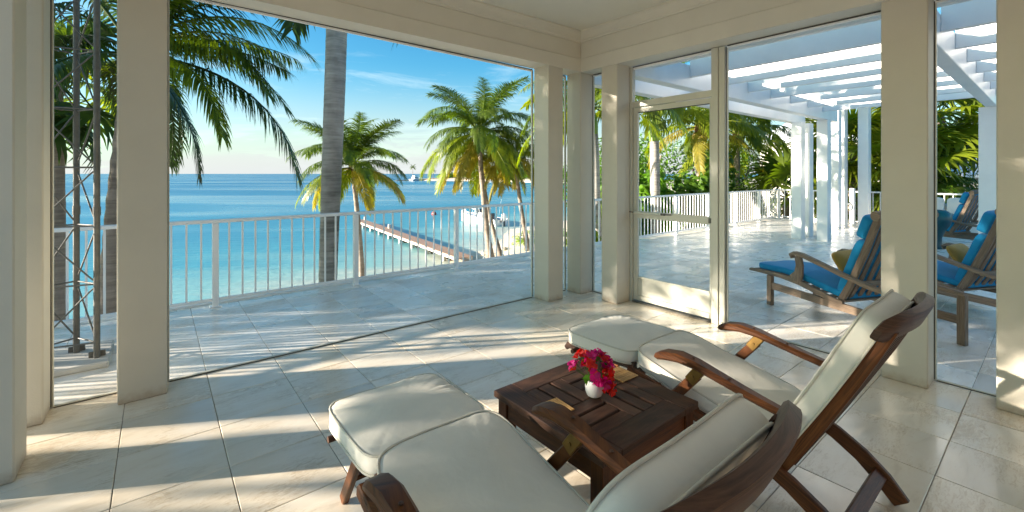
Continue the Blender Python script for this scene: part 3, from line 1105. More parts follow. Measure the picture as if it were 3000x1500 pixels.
# ------------------------------------------------------------------ steamer chairs
def steamer():
    t = thing('steamer_chair', 'x', 'chair')
    Y0 = 1.2
    def yz(l):
        return [(p[0] - Y0, p[1]) for p in l]
    HW = .292
    # long curved seat rail running down into the back foot
    rail = yz([(1.50, .425), (1.38, .40), (1.22, .362), (1.06, .328), (.92, .30), (.80, .268), (.70, .225), (.60, .165), (.52, .095), (.455, .018)])
    for s_ in (-1, 1):
        mb = MB()
        mb.sweep(rail, s_ * HW, .030, [.045, .05, .055, .06, .062, .064, .068, .072, .076, .07])
        l = mb.build('curved_leg', 'teak', t)
    # back posts
    back = yz([(.775, .215), (.70, .345), (.60, .53), (.50, .72), (.435, .85), (.39, .94)])
    for s_ in (-1, 1):
        mb = MB()
        mb.sweep(back, s_ * (HW - .033), .030, [.05, .055, .06, .06, .056, .05])
        mb.build('back_post', 'teak', t)
    # crest rail: curved board, dipping in the middle
    mb = MB()
    path = []
    vs, fs = [], []
    d = Vector((0, -.42, .907))
    nn = Vector((0, .907, .42))
    N_ = 16
    for k in range(N_ + 1):
        u = -1 + 2 * k / N_
        c = Vector((u * .335, .392 - Y0, .945)) + nn * (-.035 + .05 * u * u) + d * (.025 - .05 * abs(u) ** 3)
        hh = .048 * (1 - .30 * u ** 6) * (1 if abs(u) < .99 else .6)
        tt = .020 * (1 if abs(u) < .99 else .6)
        for (p_, q_) in ((-1, -.7), (-.7, -1), (.7, -1), (1, -.7), (1, .7), (.7, 1), (-.7, 1), (-1, .7)):
            vs.append(c + d * hh * p_ + nn * tt * q_)
    for k in range(N_):
        for j in range(8):
            j2 = (j + 1) % 8
            fs.append((k * 8 + j, k * 8 + j2, (k + 1) * 8 + j2, (k + 1) * 8 + j))
    fs += [tuple(range(7, -1, -1)), tuple(N_ * 8 + j for j in range(8))]
    mb.add(vs, fs, (1, 0, 0))
    mb.build('crest_rail', 'teak_dark', t)
    # back slats
    for k in range(5):
        x = -.2 + .1 * k
        mb = MB()
        mb.sweep(yz([(.714, .272), (.639, .407), (.539, .597), (.449, .772), (.385, .905)]), x, .045, .014)
        mb.build('back_slat', 'teak_dark', t)
    # seat slats
    for k in range(7):
        f_ = k / 6
        y = 1.44 - .62 * f_
        z_ = .425 - .135 * f_
        mb = MB()
        mb.bar((-HW + .016, y - Y0, z_), (HW - .016, y - Y0, z_), .055, .016)
        mb.build('seat_slat', 'teak_dark', t)
    # arms
    arm = yz([(1.298, .572), (1.285, .580), (1.245, .596), (1.17, .608), (1.08, .600), (.98, .578), (.88, .556), (.78, .536), (.66, .515)])
    for s_ in (-1, 1):
        mb = MB()
        mb.sweep(arm, s_ * (HW + .038), [.048, .072, .082, .081, .075, .069, .064, .058, .052], [.016, .032, .040, .042, .038, .036, .034, .034, .032], .012)
        a_ = mb.build('armrest', 'teak', t)
        mb = MB()
        for (yy, zz) in ((1.10, .613), (.93, .575)):
            mb.lathe([(0, 0), (.007, 0), (.007, .004), (0, .005)], (s_ * (HW + .038), yy - Y0, zz + .011), 10)
        mb.build('plug', 'teak_dark', a_)
        # folding strut / front leg
        mb = MB()
        mb.sweep(yz([(1.085, .545), (1.16, .455), (1.25, .345), (1.36, .20), (1.49, .012)]), s_ * (HW + .034), .026, [.046, .048, .05, .05, .046])
        mb.build('front_leg', 'teak', t)
        mb = MB()
        mb.sweep(yz([(1.065, .582), (1.093, .545), (1.118, .51)]), s_ * (HW + .034), .032, .050, .003)
        mb.sweep(yz([(1.095, .578), (1.04, .590)]), s_ * (HW + .034), .034, .006, .002)
        br = mb.build('brass_hinge', 'brass', t)
        mb = MB()
        for s2 in (-1, 1):
            mb.tube([(s_ * (HW + .034) + s2 * .016, 1.098 - Y0, .538), (s_ * (HW + .034) + s2 * .021, 1.098 - Y0, .538)], .007, 10)
        mb.build('rivet', 'brass', br)
    # stretchers
    for (y, z_, wd, th) in ((.53, .115, .055, .024), (1.43, .085, .04, .022)):
        mb = MB()
        mb.bar((-HW - .02, y - Y0, z_), (HW + .02, y - Y0, z_), wd, th, (0, -.6, .8))
        mb.build('stretcher', 'teak', t)
    # footrest
    for s_ in (-1, 1):
        mb = MB()
        mb.sweep(yz([(2.04, .362), (2.02, .385), (1.96, .392), (1.75, .402), (1.505, .418)]), s_ * .222, .028, [.03, .042, .045, .045, .045])
        mb.build('footrest_rail', 'teak_dark', t)
        mb = MB()
        mb.bar((s_ * .175, 1.80 - Y0, .385), (s_ * .165, 2.07 - Y0, .0015), .028, .05, (0, 1, .3))
        mb.build('footrest_leg', 'teak', t)
    mb = MB()
    mb.bar((-.168, 1.955 - Y0, .16), (.168, 1.955 - Y0, .16), .03, .022)
    mb.build('stretcher', 'teak', t)
    for k in range(5):
        y = 1.56 + .10 * k
        mb = MB()
        mb.bar((-HW + .05, y - Y0, .412 - .003 * k), (HW - .05, y - Y0, .412 - .003 * k), .06, .014)
        mb.build('footrest_slat', 'teak_dark', t)
    mb = MB()
    mb.tube([(-.272, 1.945 - Y0, .375), (.272, 1.945 - Y0, .375)], .014, 12)
    mb.build('pivot_rod', 'teak_dark', t)
    # cushions
    def frame_fn(o, yd, zd):
        yd, zd = Vector(yd).normalized(), Vector(zd).normalized()
        return lambda p: Vector(o) + Vector((p.x, 0, 0)) + yd * p.y + zd * p.z
    mb, pm = cushion(.262, .262, .075, .03, bend=frame_fn((0, 1.765 - Y0, .420), (0, 1, -.03), (0, .03, 1)), pucker=.0022, seed=1)
    c = mb.build('footrest_cushion', 'cream', t, ang=80)
    pm.build('piping', 'piping', c, ang=80)
    def seatb(p):
        f_ = p.y / .36
        z0 = .365 + .075 * f_ + .012 * f_ * f_
        return Vector((p.x, 1.135 + p.y - Y0, z0 + p.z))
    mb, pm = cushion(.268, .365, .078, .022, bend=seatb, pucker=.0005, seed=2)
    c = mb.build('seat_cushion', 'cream', t, ang=80)
    pm.build('piping', 'piping', c, ang=80)
    u = Vector((0, -.40, .75)).normalized()
    nv = Vector((0, .75, .40)).normalized()
    def backb(p):
        k = p.y / .36
        o = Vector((0, .568 - Y0, .660)) + nv * (-.020 + .010 * k * k)
        return o + Vector((p.x, 0, 0)) + u * p.y + nv * p.z
    mb, pm = cushion(.285, .338, .080, .016, bend=backb, pucker=.0007, seed=3)
    c = mb.build('back_cushion', 'cream', t, ang=80)
    pm.build('piping', 'piping', c, ang=80)
    return t
chA = steamer()
chB = copy_tree(chA)
chA.location = (.835, 1.2, 0)
chB.location = (2.32, 1.2, 0)
tag(chA, 'wooden steamer chair with cream cushions, armrest overlapping the bamboo mat end of the table', 'deck chair', 'wooden steamer chairs with cream cushions')
tag(chB, 'wooden steamer chair with cream cushions between the slatted table and the screen door', 'deck chair', 'wooden steamer chairs with cream cushions')

# ------------------------------------------------------------------ table
TX, TY, TH = 1.535, 1.325, .5
t = thing('side_table', 'square dark slatted wooden side table between the steamer chairs', 'table', (TX, TY, 0))
hw, bw = .322, .105
def tb(name, x0, x1, y0, y1, z0, z1, grain, mat='teak_dark', b=.003):
    mb = MB()
    mb.cbox(x0, x1, y0, y1, z0, z1, b, None, grain)
    return mb.build(name, mat, t)
tb('frame_board', -hw, -hw + bw, -hw, hw, TH - .03, TH, (0, 1, 0))
tb('frame_board', hw - bw, hw, -hw, hw, TH - .03, TH, (0, 1, 0))
tb('frame_board', -hw + bw + .001, hw - bw - .001, -hw, -hw + bw, TH - .03, TH - .0005, (1, 0, 0))
tb('frame_board', -hw + bw + .001, hw - bw - .001, hw - bw, hw, TH - .03, TH - .0005, (1, 0, 0))
q = hw - bw
for (sx_, sy, ax) in ((-1, 1, 'y'), (1, 1, 'x'), (1, -1, 'y'), (-1, -1, 'x')):
    for k in range(3):
        wd = (q - .030) / 3
        a = .002 + k * (wd + .0135)
        if ax == 'y':
            xa, xb = sorted((sx_ * a, sx_ * (a + wd)))
            ya, yb = sorted((sy * .001, sy * (q - .001)))
            tb('slat', xa, xb, ya, yb, TH - .024, TH - .001 - .0006 * (k % 2), (0, 1, 0))
        else:
            ya, yb = sorted((sy * a, sy * (a + wd)))
            xa, xb = sorted((sx_ * .001, sx_ * (q - .001)))
            tb('slat', xa, xb, ya, yb, TH - .024, TH - .0012 - .0006 * (k % 2), (1, 0, 0))
tb('support_batten', -q, q, -.02, .02, TH - .055, TH - .0245, (1, 0, 0))
for s_ in (-1, 1):
    tb('apron', -hw + .075, hw - .075, s_ * (hw - .035) - .011, s_ * (hw - .035) + .011, TH - .115, TH - .0305, (1, 0, 0), 'teak')
    tb('apron', s_ * (hw - .035) - .011, s_ * (hw - .035) + .011, -hw + .075, hw - .075, TH - .115, TH - .0305, (0, 1, 0), 'teak')
    for s2 in (-1, 1):
        tb('leg', s_ * (hw - .045) - .03, s_ * (hw - .045) + .03, s2 * (hw - .045) - .03, s2 * (hw - .045) + .03, .001, TH - .0302, (0, 0, 1), 'teak')

def mat_(label, x, y, rz):
    t = thing('bamboo_mat', label, 'coaster', (x, y, TH + .0004), rz, 'bamboo coasters')
    for k in range(11):
        mb = MB()
        mb.tube([(-.056 + .0112 * k, -.058, .003), (-.056 + .0112 * k, .058, .003)], .0054, 6)
        for i, v in enumerate(mb.v):
            mb.v[i] = (v[0], v[1], max(.0002, .0003 + (v[2] + .0024) * .55))
        mb.build('stick', 'bamboo', t)
    for k in range(4):
        mb = MB()
        mb.tube([(-.062, -.042 + .028 * k, .0038), (.062, -.042 + .028 * k, .0038)], .0011, 5)
        mb.build('thread', 'gasket', t)
mat_('small bamboo mat on the table edge beside the footrest of the door side chair', 1.798, 1.376, R(88))
mat_('small bamboo mat half under the armrest tip of the steamer chair', 1.322, 1.356, R(-4))

# vase and bouquet
t = thing('flower_vase', 'small round white vase on the slatted table', 'vase', (1.536, 1.322, TH + .0002))
mb = MB()
mb.lathe([(0, .0), (.024, .0), (.034, .008), (.0405, .026), (.042, .042), (.040, .058), (.036, .070), (.0345, .074), (.032, .072), (.035, .058), (.036, .04), (.02, .012), (0, .01)], n=28)
mb.build('body', 'porcelain', t, ang=70)
bq = thing('bougainvillea_bunch', 'bunch of magenta and red bougainvillea in the white vase', 'flowers', (1.536, 1.322, TH + .02))
rg = random.Random(5)
def flower(mbx, c, up, size):
    up = up.normalized()
    a = up.orthogonal().normalized()
    a = Matrix.Rotation(rg.uniform(0, 6.28), 3, up) @ a
    for k in range(3):
        s_ = Matrix.Rotation(2.094 * k + rg.uniform(-.2, .2), 3, up) @ a
        b = up.cross(s_)
        cup = rg.uniform(.5, .95)
        pts = []
        for (r_, w_, h_) in ((.05, .05, 0.), (.32, .40, .30), (.62, .48, .52), (.85, .26, .55), (1.02, 0.0, .45)):
            p = c + s_ * size * r_ * (1 - .3 * cup) + up * size * h_ * cup
            pts.append((p + b * size * w_ + up * size * w_ * .25, p, p - b * size * w_ + up * size * w_ * .25))
        vs = [x for tr in pts for x in tr]
        fs = []
        for i in range(4):
            for j in range(2):
                fs.append((i * 3 + j, i * 3 + j + 1, i * 3 + j + 4, i * 3 + j + 3))
        mbx.add(vs, fs)
axR, axF = Vector((.78, -.626, 0)), Vector((.626, .78, 0))
spots = []
for (u, v, d, n_, mname) in ((-.085, .105, .0, 4, 'magenta'), (-.055, .145, .02, 5, 'red'), (-.01, .15, -.01, 6, 'magenta'), (.03, .155, .02, 6, 'magenta'), (.005, .085, -.045, 5, 'magenta'), (-.02, .125, .03, 5, 'magenta'), (.055, .125, .0, 6, 'magenta'), (.06, .085, -.02, 6, 'red'), (.045, .045, -.035, 6, 'red'), (.07, .115, .03, 4, 'magenta'), (-.015, .12, -.03, 5, 'red'), (.02, .06, -.05, 3, 'magenta')):
    for _ in range(n_):
        p = axR * (u + rg.uniform(-.022, .022)) + axF * (d + rg.uniform(-.02, .02)) + Vector((0, 0, v + rg.uniform(-.02, .02)))
        mb = MB()
        flower(mb, p, p - Vector((0, 0, .07)) + Vector((rg.uniform(-.05, .05), rg.uniform(-.05, .05), rg.uniform(-.03, .05))), rg.uniform(.028, .038))
        mb.build('bract_flower', mname if rg.random() > .15 else 'red', bq, ang=180)
        mb = MB()
        mb.tube([(rg.uniform(-.01, .01), rg.uniform(-.01, .01), .0), p * .5 + Vector((0, 0, .02)), p], .0012, 5)
        mb.build('stem', 'flower_leaf', bq)
for k in range(6):
    p = axR * rg.uniform(-.07, .06) + axF * rg.uniform(-.04, .03) + Vector((0, 0, rg.uniform(.05, .15)))
    if k == 0:
        p = axR * -.04 - axF * .025 + Vector((0, 0, .07))
    d = Vector((rg.uniform(-1, 1), rg.uniform(-1, 1), rg.uniform(-.6, .6))).normalized() if k else Vector((0, 0, -1))
    sd = d.cross(axF).normalized()
    mb = MB()
    s_ = .042
    mb.add([p - d * s_ * .5, p + sd * s_ * .34, p + d * s_ * .8, p - sd * s_ * .34, p + d * .1 * s_ - axF * .004], [(0, 1, 4), (1, 2, 4), (2, 3, 4), (3, 0, 4)])
    mb.build('leaf', 'flower_leaf', bq, ang=180)

# ------------------------------------------------------------------ blue loungers
def lounger():
    """local: y = 0 at the front leg, +y toward the foot tip; head toward -y; x = 0 near side .. W far side"""
    t = thing('sun_lounger', 'x', 'lounger')
    W = .66
    for x in (0, W):
        mb = MB()
        mb.sweep([(.30, .345), (.28, .352), (.10, .362), (-.15, .365), (-.38, .345), (-.60, .30), (-.78, .262), (-.86, .262)], x, .032, [.022, .034, .042, .05, .055, .055, .055, .04])
        mb.build('side_rail', 'teak_grey', t)
        mb = MB()
        mb.bar((x, 0, .001), (x, 0, .338), .05, .06, (0, 1, 0))
        mb.build('leg', 'teak_grey', t)
        mb = MB()
        mb.bar((x, -1.40, .001), (x, -1.40, .44), .05, .06, (0, 1, 0))
        mb.build('leg', 'teak_grey', t)
        mb = MB()
        mb.bar((x, -.03, .225), (x, -1.37, .215), .032, .075)
        mb.build('stretcher', 'teak_grey', t)
        mb = MB()
        mb.sweep([(-.30, .590), (-.285, .625), (-.33, .648), (-.42, .642), (-.62, .592), (-.85, .532), (-1.1, .475), (-1.42, .44)], x, [.055, .065, .068, .065, .06, .058, .055, .05], [.03, .04, .042, .042, .042, .042, .042, .04], .01)
        mb.build('armrest', 'teak_grey', t)
        mb = MB()
        mb.sweep([(-.365, .625), (-.385, .53), (-.375, .44), (-.33, .36)], x, .035, [.075, .08, .095, .15])
        mb.build('arm_support', 'teak_grey', t)
        mb = MB()
        mb.sweep([(-.80, .25), (-.90, .44), (-1.04, .78), (-1.15, 1.08), (-1.17, 1.14)], x * .9 + .033, .034, .06)
        mb.build('back_post', 'teak_grey', t)
    for k in range(5):
        mb = MB()
        mb.sweep([(-.82, .28), (-.92, .46), (-1.06, .80), (-1.15, 1.06)], .12 + .105 * k, .055, .015)
        mb.build('back_slat', 'teak_grey', t)
    mb = MB()
    for (y, z_) in ((-.95, .47),):
        mb.bar((.05, y - .03, z_), (W - .05, y - .03, z_), .03, .05)
    mb.build('back_brace', 'teak_grey', t)
    mb = MB()
    mb.tube([(-.02, -1.165, 1.12), (.15, -1.185, 1.14), (W / 2, -1.19, 1.145), (W - .15, -1.185, 1.14), (W + .02, -1.165, 1.12)], .045, 12)
    mb.build('head_rail', 'teak_grey', t)
    for k in range(11):
        y = .22 - .105 * k
        z_ = np.interp(-y, [-.3, .15, .38, .6, .8], [.36, .375, .36, .315, .275])
        mb = MB()
        mb.bar((.016, y, z_), (W - .016, y, z_), .075, .016)
        mb.build('seat_slat', 'teak_grey', t)
    # cushion bent along the seat
    def bend(p):
        y = -.29 + p.y
        z_ = float(np.interp(-y, [-.3, -.05, .15, .38, .6, .85], [.368, .380, .386, .37, .326, .28]))
        return Vector((W / 2 + p.x, y, z_ + p.z))
    mb, pm = cushion(.29, .55, .065, .02, bend=bend, seed=4, corner=9)
    c = mb.build('seat_cushion', 'blue', t, ang=80)
    u = Vector((0, -.33, .87)).normalized()
    nv = Vector((0, .87, .33)).normalized()
    o0 = Vector((W / 2, -.935, .57)) + nv * .035
    mb, pm = cushion(.28, .30, .07, .018, bend=lambda p: o0 + Vector((p.x, 0, 0)) + u * p.y + nv * p.z, seed=5, corner=9)
    mb.build('back_cushion', 'blue', t, ang=80)
    o1 = Vector((W / 2, -1.085, .97)) + nv * .042
    mb, pm = cushion(.28, .118, .085, .025, bend=lambda p: o1 + Vector((p.x, 0, 0)) + u * p.y + nv * p.z, seed=6, corner=7)
    mb.build('head_cushion', 'blue', t, ang=80)
    return t
lz = math.atan2(-.415, .91)      # x axis -> (.91,-.415)
L1 = lounger()
L2 = copy_tree(L1)
L3 = copy_tree(L1)
LG = 'weathered teak loungers with blue cushions'
def lpos(o, x, y, rz):
    o.location = (x, y, 0)
    o.rotation_euler = (0, 0, rz)
lpos(L1, 5.48, 2.10, lz)
lpos(L2, 6.95, 1.44, lz)
lpos(L3, 13.05, 2.25, lz + .12)
tag(L1, 'weathered wooden lounger with blue cushion and mustard pillow, its foot end by the screen door', 'lounger', LG)
tag(L2, 'weathered wooden lounger with blue cushion and mustard pillow, second beyond the wide column', 'lounger', LG)
tag(L3, 'far wooden lounger with blue cushion and striped pillow near the white sofa', 'lounger', LG)
def pillow(label, lo, x, y, z_, sx_, sy, th, tilt, mat, yaw=0, group=None):
    mb, pm = cushion(sx_, sy, th * .18, th * .42, n=64, corner=8, pucker=.002, seed=int(x * 100), dome_b=th * .42)
    m = mb.mesh('throw_pillow', mat, ang=80)
    o = place('throw_pillow', m)
    b = Matrix.Translation(Vector(lo.location)) @ Matrix.Rotation(lo.rotation_euler.z, 4, 'Z') @ Matrix.Translation((x, y, z_)) @ Matrix.Rotation(yaw, 4, 'Z') @ Matrix.Rotation(tilt, 4, 'X')
    o.matrix_world = b
    return tag(o, label, 'pillow', group)
pillow('mustard yellow pillow on the blue lounger nearest the screen door', L1, .36, -.66, .53, .24, .19, .13, R(60), 'mustard', R(14), 'mustard throw pillows')
pillow('mustard yellow pillow on the second blue lounger beyond the wide column', L2, .36, -.66, .53, .24, .19, .13, R(60), 'mustard', R(14), 'mustard throw pillows')
pillow('white and grey striped pillow on the far blue lounger', L3, .34, -.68, .50, .24, .17, .14, R(52), 'striped', 0)

# teal urn, white sofa
t = tag(MB().lathe([(0, .0), (.16, .0), (.17, .03), (.15, .10), (.15, .22), (.20, .36), (.27, .48), (.30, .59), (.29, .68), (.24, .75), (.20, .77), (.18, .75), (.24, .66), (.22, .5), (0, .35)], n=32).build('garden_urn', 'teal', ang=60), 'big dark teal glazed urn standing by the wide column view', 'urn')
t.location = (12.2, 1.66, 0)
t = thing('outdoor_sofa', 'white outdoor sofa with plump cushions in front of the far railing', 'sofa', (15.25, 1.85, 0), R(90))
for (nm, x0, x1, y0, y1, z0, z1) in (('base', -.9, .9, -.4, .4, .06, .34), ('backrest', -.9, .9, -.42, -.30, .3405, .74), ('armrest', -.9, -.78, -.2995, .4, .3405, .60), ('armrest', .78, .9, -.2995, .4, .3405, .60)):
    mb = MB()
    mb.cbox(x0, x1, y0, y1, z0, z1, .03)
    mb.build(nm, 'white_cotton', t)
for s_ in (-1, 1):
    mb, pm = cushion(.37, .33, .14, .03, bend=lambda p, s_=s_: Vector((s_ * .385 + p.x, .06 + p.y, .3405 + p.z)), seed=9)
    mb.build('seat_cushion', 'white_cotton', t, ang=80)
    mb, pm = cushion(.36, .20, .12, .04, bend=lambda p, s_=s_: Vector((s_ * .385 + p.x, -.29 + p.z + .02 * 0, .70 + p.y)), seed=10)
    mb.build('back_cushion', 'white_cotton', t, ang=80)
    for s2 in (-1, 1):
        mb = MB()
        mb.cbox(s_ * .84 - .03, s_ * .84 + .03, s2 * .35 - .03, s2 * .35 + .03, .001, .0598, .004)
        mb.build('foot', 'teak_grey', t)

# ------------------------------------------------------------------ palms
def frond_mesh(name, mat, L_, th0, bend, nl, ll, lw, droop, seed, plume=0., fold=.25):
    rg = random.Random(seed)
    mb = MB()
    n = 14
    pts = []
    p = Vector((0, 0, 0))
    tz = rg.uniform(-.10, .10)
    for i in range(n + 1):
        s_ = i / n
        a = th0 - bend * s_ ** 1.25
        if i:
            p = p + Vector((math.cos(a) * math.cos(tz * s_ * 2), math.sin(tz * s_ * 2) * math.cos(a), math.sin(a))) * (L_ / n)
        pts.append((p.copy(), a))
    mb.tube([q_[0] for q_ in pts], [max(.004, .026 * L_ / 3 * (1 - .85 * i / n)) for i in range(n + 1)], 5)
    for k in range(nl):
        s_ = .14 + .86 * (k + .5) / nl
        x = s_ * n
        i = min(n - 1, int(x))
        f_ = x - i
        q0 = pts[i][0].lerp(pts[i + 1][0], f_)
        a = pts[i][1] * (1 - f_) + pts[i + 1][1] * f_
        tan = Vector((math.cos(a), 0, math.sin(a)))
        nup = Vector((-math.sin(a), 0, math.cos(a)))
        env = min(1, (s_ - .08) / .22) * (1 - .55 * max(0, (s_ - .55) / .45) ** 1.5)
        for sd in (-1, 1):
            if rg.random() < .06:
                continue
            ln = ll * env * rg.uniform(.7, 1.12)
            fw = .35 + .75 * s_ + rg.uniform(-.12, .12)
            d = (Vector((0, sd, 0)) + tan * fw + nup * (fold + plume * rg.uniform(-1, 1) + rg.uniform(-.08, .08))).normalized()
            g = Vector((0, 0, -1))
            c_ = q0.copy()
            wv = tan.cross(d).normalized().cross(d).normalized()
            dd = d.copy()
            vs = [c_ - wv * lw * .3, c_ + wv * lw * .3]
            dr = droop * rg.uniform(.45, 1.5)
            for j, wj in ((1, 1.), (2, .8), (3, .06)):
                dd = (dd + g * dr * (.25 + .28 * j)).normalized()
                c_ = c_ + dd * ln / 3
                vs += [c_ - wv * lw * .5 * wj, c_ + wv * lw * .5 * wj]
            mb.add(vs, [(0, 1, 3, 2), (2, 3, 5, 4), (4, 5, 7, 6)])
    return mb.mesh(name, mat, ang=180)

FR = {}
FINE = 1.0
def fronds_for(mat, kind, seed, L_=3.0):
    key = (mat, kind, seed, L_, FINE)
    if key not in FR:
        th, bn, dr = {'up': (R(74), R(62), .35), 'high': (R(52), R(95), .55), 'mid': (R(26), R(92), .75), 'low': (R(-4), R(72), .85), 'hang': (R(-34), R(46), .6), 'arch': (R(30), R(62), .8), 'flat': (R(12), R(40), .9)}[kind]
        FR[key] = frond_mesh('frond', mat, L_, th, bn, int((40 + 8 * L_) * FINE), .26 * L_ ** .85, (.028 + .006 * L_) / FINE ** .75, dr, seed)
    return FR[key]

def trunk_path(base, top, sag=0., n=14):
    base, top = Vector(base), Vector(top)
    out = []
    for i in range(n + 1):
        s_ = i / n
        p = base.lerp(top, s_)
        p += Vector((top.x - base.x, top.y - base.y, 0)) * (sag * math.sin(math.pi * s_))
        out.append(p)
    return out

def palm(name, label, base, top, r0, r1, spec, L_=3.0, sag=0., bark_='bark_coco', group='palms', seed=0, nuts=True, shaft=None, cat='palm tree', extra=()):
    """spec: list of (count, kind, material)"""
    rg = random.Random(seed)
    base, top = Vector(base), Vector(top)
    t = thing(name, label, cat, base, 0, group)
    NT = 110 if bark_ == 'bark_royal' else 44
    path = [p - base for p in trunk_path(base, top, sag, NT)]
    rad = []
    for i in range(NT + 1):
        s_ = i / NT
        r_ = r0 * (1 - s_) + r1 * s_ + r0 * .55 * math.exp(-s_ * 14)
        if bark_ == 'bark_royal':
            r_ *= 1 + .035 * math.sin(s_ * 9 + seed) + (-.022 if i % 2 else .0) + rg.uniform(-.006, .006)
            rad.append(r_)
            path[i] += Vector((math.sin(s_ * 7 + seed) * .02, math.cos(s_ * 5) * .02, 0))
        else:
            rad.append(r_ * (1 + (.07 if i % 2 else -.03) + rg.uniform(-.02, .02)))
    mb = MB()
    mb.tube(path, rad, 14)
    mb.build('trunk', bark_, t, ang=70)
    c = top - base
    if shaft:
        mb = MB()
        d = (path[-1] - path[-3]).normalized()
        mb.tube([c - d * .03, c + d * shaft * .25, c + d * shaft * .6, c + d * shaft], [r1 * 1.0, r1 * 1.12, r1 * .85, r1 * .45], 14)
        mb.build('crownshaft', 'shaft', t, ang=70)
        c = c + d * shaft * .95
    else:
        mb = MB()
        mb.tube([c - Vector((0, 0, .25)), c, c + Vector((0, 0, .22)), c + Vector((0, 0, .38))], [r1 * 1.0, r1 * 1.7, r1 * 1.4, r1 * .4], 10)
        mb.build('fibre_sheath', 'fibre', t, ang=70)
    n_tot = sum(s_[0] for s_ in spec)
    k = 0
    for (cnt, kind, mat) in spec:
        off = rg.uniform(0, 6.28)
        for i in range(cnt):
            az = off + 2 * math.pi * i / cnt + rg.uniform(-.22, .22)
            m = fronds_for(mat, kind, (seed + i) % 2, L_)
            sc_ = rg.uniform(.86, 1.1)
            place('frond', m, t, c + Vector((math.cos(az) * r1 * .6, math.sin(az) * r1 * .6, {'up': .22, 'high': .16, 'mid': .1, 'low': .03, 'hang': -.03}.get(kind, .1))), (rg.uniform(-.35, .35), rg.uniform(-.1, .1), az), sc_)
            k += 1
    for (az, kind, mat, sc_, tilt) in extra:
        place('frond', fronds_for(mat, kind, k % 2, L_), t, c + Vector((0, 0, .1)), (rg.uniform(-.2, .2), -tilt, az), sc_)
        k += 1
    if nuts:
        for i in range(7):
            az = rg.uniform(0, 6.28)
            mb = MB()
            mb.lathe([(0, -.14), (.06, -.11), (.095, -.02), (.09, .06), (.05, .12), (0, .14)], (0, 0, 0), 10)
            o = mb.build('coconut', 'coconut', t, ang=80)
            o.location = c + Vector((math.cos(az) * (r1 + .09), math.sin(az) * (r1 + .09), rg.uniform(-.28, -.08)))
    return t

PG = 'palms along the beach'
FINE = 1.6
# middle coconut palm
palm('coconut_palm', 'small coconut palm with upright crown behind the smooth grey trunk, above the dock end', (7.25, 19.8, -3.72), (6.88, 20.1, 1.75), .13, .09,
     [(13, 'up', 'frond_green'), (9, 'high', 'frond_green'), (9, 'mid', 'frond_green'), (8, 'low', 'frond_mid'), (3, 'low', 'frond_yellow')], 2.9, -.12, seed=3, group=PG)
# right pair
palm('coconut_palm', 'tall bushy coconut palm with the fullest crown, in front of the moored boat', (15.85, 21.85, -3.7), (15.3, 22.3, 3.9), .19, .12,
     [(10, 'up', 'frond_green'), (11, 'high', 'frond_green'), (10, 'mid', 'frond_green'), (9, 'low', 'frond_mid'), (3, 'hang', 'frond_mid'), (4, 'hang', 'frond_yellow')], 4.3, .10, seed=11, group=PG)
palm('coconut_palm', 'golden drooping coconut palm leaning behind the tall bushy one', (16.7, 21.9, -3.75), (16.0, 23.2, 2.9), .15, .10,
     [(5, 'high', 'frond_mid'), (6, 'mid', 'frond_mid'), (6, 'low', 'frond_yellow'), (5, 'hang', 'frond_yellow')], 3.2, .15, seed=12, group=PG)
palm('coconut_palm', 'yellowing coconut palm rooted on the sand bank by the green shrub', (18.35, 21.2, -3.35), (17.75, 21.8, 2.5), .16, .10,
     [(4, 'up', 'frond_mid'), (6, 'high', 'frond_mid'), (6, 'mid', 'frond_mid'), (6, 'low', 'frond_yellow'), (6, 'hang', 'frond_yellow')], 3.0, .10, seed=14, group=PG)
# smooth grey trunk at the railing
palm('royal_palm', 'smooth pale grey palm trunk rising just outside the railing past the roof', (1.80, 6.40, -3.3), (2.0, 6.42, 5.6), .112, .150,
     [(5, 'up', 'frond_dark'), (5, 'high', 'frond_dark'), (5, 'mid', 'frond_dark'), (3, 'low', 'frond_dark')], 3.0, 0, 'bark_royal', PG, 21, False, 1.0,
     extra=[(R(78), 'hang', 'frond_dark', 1.08, -.44), (R(-5), 'hang', 'frond_dark', 1.1, -.36)])
# left pair of coconut palms
az0 = math.atan2(-.626, .78)
FINE = 1.7
palm('coconut_palm', 'leaning coconut palm with long dark fronds sweeping over the sea', (-.66, 9.55, -3.3), (-.30, 9.2, 3.35), .15, .105,
     [(5, 'up', 'frond_dark'), (4, 'low', 'frond_dark')], 3.15, -.25, group=PG, seed=31, nuts=False,
     extra=[(az0 + .05, 'flat', 'frond_green', .86, .06), (az0 - .25, 'arch', 'frond_green', .80, .55), (az0 + .3, 'arch', 'frond_green', .85, .72), (az0 + .1, 'low', 'frond_green', .86, .30), (az0 - .2, 'low', 'frond_green', .80, .02), (az0 + .35, 'hang', 'frond_dark', .72, -.2), (az0 - .05, 'mid', 'frond_green', .86, .0), (az0 + 3.0, 'mid', 'frond_dark', .8, .1), (az0 + 2.5, 'low', 'frond_dark', .8, .1), (az0 + 2.0, 'mid', 'frond_green', .9, .1), (az0 - 1.6, 'mid', 'frond_dark', .9, .1), (az0 + .15, 'arch', 'frond_dark', .9, .35), (az0 + .2, 'mid', 'frond_green', .95, .32), (az0 - .1, 'flat', 'frond_green', .8, -.02), (az0 - .5, 'high', 'frond_green', .85, .1), (az0 + .6, 'mid', 'frond_green', .8, .3)])
FINE = 1.0
